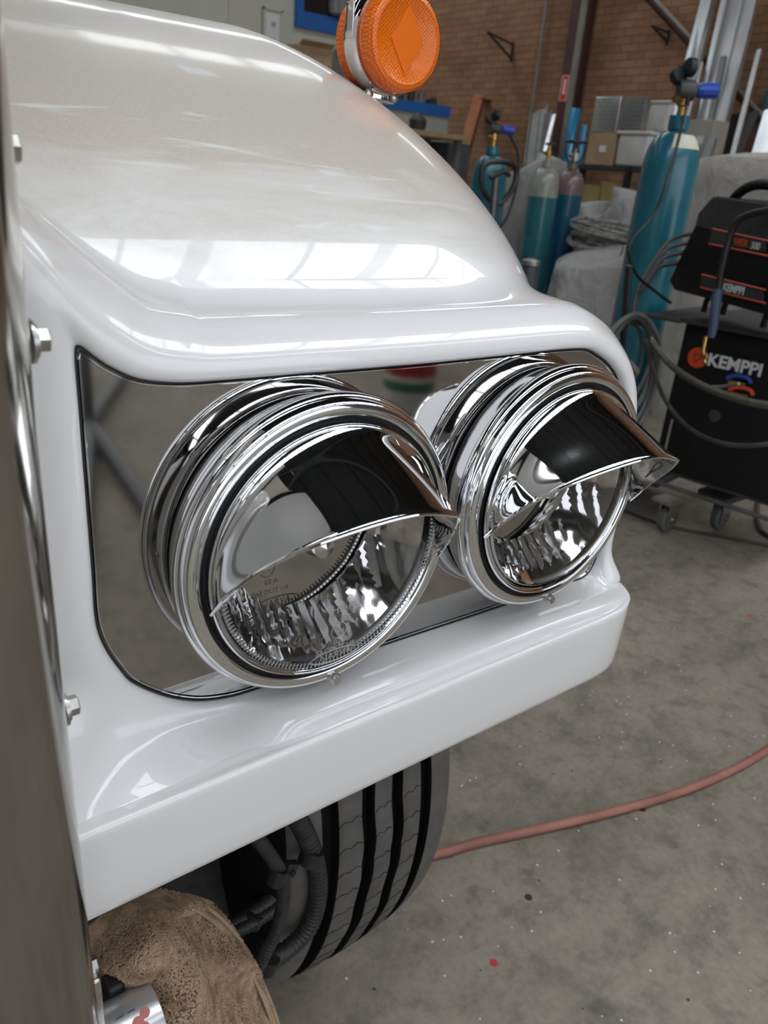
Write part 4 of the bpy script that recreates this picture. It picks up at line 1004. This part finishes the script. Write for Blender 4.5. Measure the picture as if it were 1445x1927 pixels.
    return bucket
headlight(.2717, 'inner chrome headlight, nearer the grille')
headlight(.5050, 'outer chrome headlight, near the fender corner')
# ---- grille shell, stainless
prof = [(-0.26469, 0.29557), (-0.08823, 0.28233), (-0.03529, 0.28101), (0, 0.28233), (0.02647, 0.28586), (0.04411, 0.29116), (0.05823, 0.29866), (0.06882, 0.30792), (0.07588, 0.31939), (0.07941, 0.33351), (0.08073, 0.35292), (0.08117, 0.41909)]
pc = cr([(a, b_, 0) for a, b_ in prof], 4); rows = []
for z in (0.58828, 0.76474, 0.89708, 0.98531, 1.04707, 1.10001, 1.14412, 1.20589, 1.29411, 1.38234, 1.5588):
    sh_ = .004 * max(0, min(1, (z - 1.153) / .09)) ; rows.append([Vector((v.x + sh_, v.y + sh_, z)) for v in pc])
gs = G().grid(rows).build('grille_shell', SHELL, tr, angle=50); gs['label'] = 'polished stainless grille surround at the left edge'
# flange strip behind the shell with bolts through it
G().box((.0834, .388, 1.074), (.0053, .0485, .97), bev=.001).build('flange_strip', mat('pale grey flange', (.48, .48, .46), .4), tr)
for px, py, w_ in ((47, 283, False), (88, 640, True), (144, 1325, True), (180, 1812, True)):
    c = on(0, .0935, px, py); RYm = Matrix.Rotation(PI / 2, 3, 'Y')
    c = Vector((.0861, c.y, c.z))
    bo = G().lathe([(.0050, 0), (.0056, .0004), (.0056, .0048), (.0048, .0054), (0, .0054)], c + Vector((.0028 if w_ else 0, 0, 0)), RYm @ Matrix.Rotation(.3, 3, 'Z'), n=6).build('bolt', ZINC, tr, smooth=False)
    if w_:
        G().lathe([(.003, 0), (.0098, 0), (.0098, .0014), (.003, .0014)], c, RYm, n=28).lathe([(.003, .0014), (.0078, .0014), (.0078, .0028), (.003, .0028)], c, RYm, n=28).build('washer', ZINC, bo, angle=30)

# ---- amber side lamp on the fender
tb = Vector((.64, .83, 1.335)); tcn = aty(750, 78, .706)
ts_ = G()
LR = .0446
def lring(g, prof): return g.lathe(prof, (tcn.x, tcn.y, tcn.z), RX, n=64)
band = lring(G(), [(LR - .004, -.028), (LR + .002, -.028), (LR + .004, -.024), (LR + .004, -.010), (LR + .002, -.006), (LR - .004, -.006)]).build('turn_signal', CHROME, tr, angle=40)
band['label'] = 'double-faced amber turn signal in a chrome band'
l1 = lring(G(), [(LR - .001, -.006), (LR + .0015, .0), (LR, .010), (LR - .003, .0135), (LR - .007, .0145), (LR - .0085, .0135), (0, .0135)]).build('front_lens', AMBER, band, angle=35)
l1['label'] = 'front amber lens'
l2 = lring(G(), [(LR - .001, -.028), (LR + .0015, -.033), (LR, -.044), (LR - .006, -.048), (0, -.048)]).build('rear_lens', AMBER, band, angle=35)
l2['label'] = 'rear amber lens'
AMB2 = mat('smooth amber', (.86, .165, .004), .2)
cf = Vector((tcn.x, tcn.y - .0142, tcn.z))
G().prism([cf + Vector((a, 0, b_)) for a, b_ in ((0, .030), (.020, 0), (0, -.030), (-.020, 0))], (0, .002, 0)).build('lens_diamond', AMB2, l1, smooth=False)
# clamp, neck and foot
nb = aty(700, 165, .815)
foot = Vector((tcn.x - .012, tcn.y + .022, tcn.z - LR - .026))
g = G().tube([Vector((tcn.x - .004, tcn.y + .017, tcn.z - LR + .004)), foot + Vector((0, 0, .008)), foot - Vector((0, 0, .03))], .009, n=16)
g.lathe([(.008, .018), (.012, .014), (.020, .008), (.025, .0), (.026, -.012)], foot - Vector((0, 0, .012)), n=32)
g.box((tcn.x - .006, tcn.y + .017, tcn.z - LR - .004), (.034, .014, .012), bev=.003)
g.build('mounting_neck', CHROME, band, angle=40)
for dx in (-.020, .012): G().lathe([(0, .004), (.004, .003), (.005, 0)], (tcn.x - .006 + dx, tcn.y + .009, tcn.z - LR - .004), RX, n=12).build('screw', ZINC, band)
G().box((tcn.x - LR - .0035, tcn.y + .016, tcn.z + .012), (.002, .012, .030), bev=.0006).build('clip', CHROME2, band)

# ---- tyre: ribs and grooves
TC = Vector((0, 1.02, .49)); TR_ = .49
xs0, xs1 = .362, .582
prof = [(xs0 - .035, .36), (xs0 - .03, .42), (xs0 - .012, .465), (xs0, .482)]
gro = [(.399, .019), (.451, .0155), (.494, .0145), (.541, .016)]
cur = xs0
def tz(x): c = (xs0 + xs1) / 2; return TR_ - .010 * ((x - c) / (.115)) ** 2
ribs = []
for gx, gw in gro: ribs.append((cur, gx - gw / 2)); cur = gx + gw / 2
ribs.append((cur, xs1))
whl = None
nT = 220
def rev(pf, wob=None):
    g = G(); rows = []
    for x, r in pf:
        rows.append([Vector((x + (wob(k, x) if wob else 0), TC.y - r * math.cos(2 * PI * k / nT), TC.z + r * math.sin(2 * PI * k / nT))) for k in range(nT)])
    g.grid(rows, closed=True); return g
whl = rev([(xs0 - .02, .27), (xs0 - .04, .36), (xs0 - .032, .43), (xs0 - .015, .467), (xs0 + .002, .474), (xs1 - .002, .474), (xs1 + .015, .467), (xs1 + .032, .43), (xs1 + .04, .36), (xs1 + .02, .27)]).build('tyre', GROOVE, tr, angle=50)
whl['label'] = 'black front tyre with ribbed tread'
for ri, (a, b_) in enumerate(ribs):
    wob = None
    wl_ = [1 if ri in (2,) else 0, 1 if ri in (2,) else 0]
    def wf2(k, x, a=a, b_=b_, ri=ri):
        l = (x < (a + b_) / 2); zig = .0016 * math.sin(k * .9)
        if ri == 0 or ri == 4: return 0
        if ri == 1 and l: return 0
        if ri == 3 and not l: return 0
        return zig
    e0 = .006 if ri == 0 else .0015; e1 = .006 if ri == 4 else .0015
    if ri == 0: pf = [(a - .012, .468), (a - .004, .478), (a + .004, tz(a) - .001)]
    else: pf = [(a, .472), (a, tz(a) - .0015), (a + .0015, tz(a))]
    pf += [((a + b_) / 2, tz((a + b_) / 2))]
    if ri == 4: pf += [(b_ - .004, tz(b_) - .001), (b_ + .006, .477), (b_ + .014, .466)]
    else: pf += [(b_ - .0015, tz(b_)), (b_, tz(b_) - .0015), (b_, .472)]
    rib = rev(pf, wf2).build('tread_rib', RUBBER, whl, angle=50)
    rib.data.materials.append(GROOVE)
    for p_ in rib.data.polygons:      # groove walls coloured near black for the shade inside them
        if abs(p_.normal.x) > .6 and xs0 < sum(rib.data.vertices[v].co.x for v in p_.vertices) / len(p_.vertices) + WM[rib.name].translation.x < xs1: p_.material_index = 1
    if ri in (1, 2, 3):
        g = G(); R_ = lambda x: tz(x) + .0001
        for k in range(26):
            an = math.radians(-58 + k * 4.4); xs_ = [a + .001 + (b_ - a - .002) * f for f in (.0, .25, .5, .75, 1)]; zz = [0, .012, .004, .016, .006]
            g.tube([Vector((x, TC.y - R_(x) * math.cos(an + q_ * .9), TC.z + R_(x) * math.sin(an + q_ * .9))) for x, q_ in zip(xs_, zz)], .0005, n=4)
        tmp = g.build('x', GROOVE, whl)
        for p_ in tmp.data.polygons: p_.material_index = 1
        bm = bmesh.new(); bm.from_mesh(rib.data); bm.from_mesh(tmp.data); bm.to_mesh(rib.data); bm.free()
        bpy.data.objects.remove(tmp)
rev([(xs0 + .03, .26), (xs0 + .05, .23), (xs1 - .05, .23), (xs1 - .03, .26)]).build('wheel_rim', ZINC, whl)

# ---- loom and dark parts behind the skirt
pg = G().grid([[Vector((x, .60 + .10 * math.sin((z - .2) * 3), z)) for x in (.08, .2, .30, .335)] for z in (.10, .25, .4, .55, .70, .76)] ).build('shade_panel', PLASTIC, tr)  # black panel added to darken the wheel well
G().grid([[Vector((x, y, .80 + .10 * (y - .38))) for x in (.087, .3, .60)] for y in (.385, .43, .50)]).build('shade_strip', PLASTIC, tr)  # black strip added to keep the space under the skirt dark
def corr(pts, Y, r, nm, lb=None, step=.0048, depth=.12):
    P = cr([aty(a, b_, Y[i] if isinstance(Y, list) else Y) for i, (a, b_) in enumerate(pts)], 60)
    # resample evenly
    out = [P[0]]; acc = 0; st = step / 4
    for a, b_ in zip(P, P[1:]):
        acc += (b_ - a).length
        if acc >= st: out.append(b_); acc = 0
    o = G().tube(out, r, n=14, rf=lambda i: r * (1 - depth * (0.5 - .5 * math.cos(2 * PI * i / 4)))).build(nm, PLASTIC, tr, angle=80)
    if lb: o['label'] = lb
    return o
corr([(548, 1520), (575, 1570), (594, 1625), (598, 1680), (585, 1735), (555, 1775), (510, 1810), (480, 1835)], .53, .0115, 'corrugated_conduit', 'thick corrugated conduit curving beside the tyre')
corr([(585, 1500), (600, 1560), (606, 1600)], .56, .0095, 'corrugated_conduit', 'short corrugated conduit behind the thick one')
corr([(592, 1600), (565, 1640), (525, 1680), (480, 1715), (430, 1745), (370, 1775)], .57, .010, 'corrugated_conduit', 'lower corrugated conduit running back to the left')
corr([(592, 1640), (560, 1672), (520, 1708), (470, 1740), (400, 1775)], .56, .008, 'corrugated_conduit', 'thin corrugated conduit below the lower one', .004)
corr([(420, 1500), (465, 1555), (505, 1605), (530, 1650), (532, 1700), (520, 1750), (498, 1795), (480, 1830)], .50, .0075, 'braided_sleeve', 'woven sleeve hanging before the conduits', .0022, .06)
for px, py, Y, r in ((586, 1610, .527, .0128), (503, 1812, .527, .0130), (478, 1728, .565, .0115), (522, 1648, .497, .0088)):
    c = aty(px, py, Y); G().tube([c + Vector((-.004, 0, -.008)), c + Vector((.003, 0, .008))], r, n=14).build('tape_wrap', BLACK, tr)
c = aty(545, 1635, .53)
G().box(c, (.016, .010, .018), Matrix.Rotation(.5, 3, 'Y'), bev=.002).lathe([(.0025, 0), (.0035, .002), (.0035, .0)], c + Vector((0, -.006, 0)), RX, n=12).build('cable_clip', PLASTIC, tr)

# ---- chrome bumper tube end and its bracket, bottom left
ta = aty(182, 1925, .36); tb_ = aty(288, 1885, .36)
dr = (tb_ - ta).normalized()
cA = Vector((.094, .372, .676)); cB = Vector((.130, .372, .676))
SILV = mat('bright silver tube', (.62, .63, .65), .28, .75)
bt = G().tube([cA - Vector((.02, 0, 0)), cA, cB - Vector((.004, 0, 0)), cB - Vector((.001, 0, 0)), cB], .026, n=40, rf=lambda i: (.026, .026, .026, .0252, .0235)[i]).build('bumper_tube', SILV, tr, angle=40)
bt['label'] = 'bright tube end with red print, below the grille shell'
fr = []
for (dx, a0, sz) in ((.010, 62, .0042), (.016, 70, .0036), (.013, 52, .0034)):
    a = math.radians(a0); c = cA + Vector((dx + .008, -.0262 * math.cos(a), .0262 * math.sin(a)))
    fr.append((c, sz, Vector((0, -math.cos(a), math.sin(a)))))
g = G()
for c, sz, n_ in fr: g.lathe([(0, .0002), (sz, .0002), (sz, -.0004)], c, axisR(n_), n=14)
g.build('red_print', mat('faded red print', (.45, .13, .13), .5), bt)
g = G()
a = math.radians(82)
for dx in (0, .008): g.tube([cA + Vector((dx + .006, -.0262 * math.cos(a), .0262 * math.sin(a))), cA + Vector((dx + .011, -.0262 * math.cos(a), .0262 * math.sin(a)))], .0006, n=5)
g.build('dark_print', mat('dark print', (.04, .03, .08), .5), bt)
G().box((.0905, .386, .70), (.006, .03, .09), bev=.002).build('bumper_bracket', ZINC, tr)
G().box((.108, .398, .694), (.013, .016, .016), bev=.003).build('rubber_block', BLACK, tr)

# ============================================================ brown towel
sp = [  # rows from the far top edge towards the viewer: pixel and distance
    [(150, 1748, .462), (200, 1716, .462), (260, 1694, .462), (320, 1684, .465), (372, 1697, .475), (425, 1738, .485), (468, 1800, .49), (500, 1868, .49), (520, 1925, .49), (528, 1965, .49)],
    [(150, 1765, .445), (200, 1735, .440), (255, 1712, .436), (315, 1702, .436), (365, 1712, .450), (412, 1752, .470), (455, 1810, .475), (486, 1876, .475), (505, 1930, .475), (515, 1970, .475)],
    [(150, 1800, .430), (205, 1770, .420), (258, 1745, .412), (315, 1733, .415), (350, 1742, .445), (385, 1778, .468), (425, 1830, .470), (458, 1890, .462), (480, 1940, .455), (490, 1985, .455)],
    [(150, 1850, .425), (210, 1820, .405), (262, 1800, .392), (315, 1785, .388), (350, 1790, .410), (375, 1820, .445), (405, 1868, .450), (430, 1920, .440), (450, 1965, .430), (460, 2010, .430)],
    [(150, 1920, .42), (215, 1880, .405), (268, 1865, .390), (315, 1850, .375), (352, 1850, .385), (376, 1875, .415), (398, 1915, .425), (415, 1960, .420), (430, 2010, .41), (440, 2050, .41)],
    [(150, 2010, .42), (215, 1985, .405), (270, 1970, .39), (318, 1955, .372), (352, 1950, .375), (376, 1970, .395), (395, 2005, .41), (408, 2040, .405), (420, 2070, .40), (430, 2100, .40)]]
ctl = [[aty(a, b_, y) for a, b_, y in r] for r in sp]
rr = [cr(r, 10) for r in ctl]; cols_ = [cr([r[i] for r in rr], 12) for i in range(len(rr[0]))]
rnd = random.Random(9)
rows = [[cols_[i][j] + Vector((0, -.0045 * math.sin(i * .22 + j * .10) - .007 * math.exp(-((i - 62 + j * .45) / 5.0) ** 2) + .006 * math.exp(-((i - 50 + j * .45) / 5.0) ** 2) - .004 * math.sin(i * .09 - j * .21 + 1), 0)) for i in range(len(cols_))] for j in range(len(cols_[0]))]
tw = thing('towel', 'crumpled brown terry towel stuffed below the white skirt', 'towel', tuple(ctl[0][0]))
o = G().grid(rows).build('terry_cloth', TERRY, tw, angle=80); md = o.modifiers.new('s', 'SOLIDIFY'); md.thickness = .004; md.offset = 0
hem = [r_[-1] for r_ in rows]
V = []; F = []; nr_, nc_ = len(rows), len(rows[0])
for q in range(34000):
    u = rnd.random() * (nr_ - 2); v_ = rnd.random() * (nc_ - 2); i = int(u); j = int(v_); fu, fv = u - i, v_ - j
    A = rows[i][j]; Bu = rows[i + 1][j]; Bv = rows[i][j + 1]
    p = A + (Bu - A) * fu + (Bv - A) * fv
    n_ = (Bu - A).cross(Bv - A).normalized()
    if n_.dot(EYE - p) < 0: n_ = -n_
    tv = Vector((rnd.uniform(-1, 1), rnd.uniform(-.4, .4), rnd.uniform(-1.4, .2)))
    flow = (tv - n_ * tv.dot(n_)).normalized(); p = p + n_ * .0022
    ln = rnd.uniform(.0018, .0034); wd = .00050; sd = flow.cross(n_) * wd; b0 = len(V)
    for t_, h_, w_ in ((0, 0, 1), (.45, .0011, 1.15), (1, .0006, .6)):
        c = p + flow * ln * t_ + n_ * h_; V += [c - sd * w_, c + n_ * wd * 1.2 * w_, c + sd * w_]
    for a_ in (0, 3): F += [(b0 + a_, b0 + a_ + 1, b0 + a_ + 4, b0 + a_ + 3), (b0 + a_ + 1, b0 + a_ + 2, b0 + a_ + 5, b0 + a_ + 4)]
PILE = noisy('terry loops', (.27, .175, .105), (.50, .36, .235), 55, .95)
o = G().add(V, F).build('terry_pile', PILE, tw, angle=80); o['kind'] = 'stuff'
edge = [cols_[i][0] for i in range(30, len(cols_))]
top_band = [[cols_[i][0] + Vector((0, -.0042, .0006)) for i in range(20, len(cols_))], [cols_[i][4] + Vector((0, -.0052, 0)) for i in range(20, len(cols_))], [cols_[i][9] + Vector((0, -.0045, 0)) for i in range(20, len(cols_))]]
o = G().grid(top_band).build('woven_hem', TERRYB, tw, angle=80); md = o.modifiers.new('s', 'SOLIDIFY'); md.thickness = .002
G().tube([v + Vector((0, -.003, 0)) for v in edge], .0028, n=8).build('hem_edge', TERRYB, tw)

# ============================================================ things seen mirrored in the polished plate
def mir(px, py, Yv):   # pixel of a reflection -> real point (plate plane y = .4235)
    p = aty(px, py, Yv); return Vector((p.x, .847 - p.y, p.z))
def mirz(px, py, z):
    p = atz(px, py, z); return Vector((p.x, .847 - p.y, p.z))
J = mirz(168, 795, .05)
st = thing('stand_base', 'dark four-legged stand base mirrored at the left of the polished panel', 'stand', (J.x, J.y, 0))
for (px, py) in ((236, 702), (150, 700), (310, 1010), (158, 1000)):
    E_ = mirz(px, py, .015); d = (E_ - J); E_ = J + d * 1.25
    G().tube([J, Vector((E_.x, E_.y, .03))], .032, n=8).build('leg', noisy('dark stand steel', (.05, .055, .05), (.08, .085, .08), 9, .4), st)
G().lathe([(.05, 0), (.05, .06), (.025, .07), (.025, .9)], (J.x, J.y, .02), n=16, cap1=True).build('post', CABLE, st)
bk = mir(768, 740, 2.7); by = bk.y
bt_ = thing('wipes_bucket', 'white, red and green bucket mirrored above the headlights in the polished panel', 'bucket', (bk.x, by, bk.z - .22))
zc_ = bk.z
G().lathe([(.10, -.22), (.115, .0), (.118, .03)], (bk.x, by, zc_), n=32, cap0=True).build('bucket_body', TUB, bt_)
G().lathe([(.119, .03), (.120, .075)], (bk.x, by, zc_), n=32).build('green_band', mat('green print', (.01, .13, .06), .4), bt_)
G().lathe([(.1205, .075), (.121, .10)], (bk.x, by, zc_), n=32).build('white_band', TUB, bt_)
G().lathe([(.1215, .10), (.122, .16), (.126, .165), (.126, .175), (0, .178)], (bk.x, by, zc_), n=32).build('red_lid', mat('red lid', (.42, .02, .03), .4), bt_)
G().box((bk.x + .06, by + .10, zc_ - .02), (.06, .01, .09)).build('yellow_tag', mat('yellow cloth', (.5, .36, .05), .7), bt_, smooth=False)
rk = thing('bucket_bench', 'dark bench carrying the bucket, mirrored behind the headlights', 'bench', (bk.x, by, 0))
G().box((bk.x + .2, by - .1, zc_ - .245), (1.6, .6, .05)).build('top', WELDG, rk, smooth=False)
for sx_ in (-.55, .95):
    for sy_ in (-.35, .15): G().box((bk.x + sx_, by + sy_, (zc_ - .27) / 2), (.05, .05, zc_ - .27)).build('leg', GALV, rk, smooth=False)

# ---- families of look-alikes
GROUPS = {'gas_cylinder': 'gas cylinders standing by the brick wall', 'aluminium_length': 'aluminium lengths leaning on the brick wall',
          'galvanised_sheet': 'grey sheets leaning left of the column', 'yellow_carton': 'yellowed cartons on the shelf', 'orange_carton': 'orange cartons on the shelf',
          'tread_plate_box': 'tread plate boxes on the top shelf', 'storage_tin': 'clutter on the blue rail', 'metal_offcut': 'clutter on the blue rail',
          'wall_bracket': 'brackets on the brick wall', 'welding_cable': 'cables across the welding machine', 'floor_cable': 'dark cables on the floor', 'blue_tube': 'blue tubes by the column',
          'cardboard_box': 'brown cardboard boxes'}
for o in list(bpy.data.objects):
    k = o.name.split('.')[0]
    if o.parent is None and k in GROUPS and 'label' in o: o['group'] = GROUPS[k]
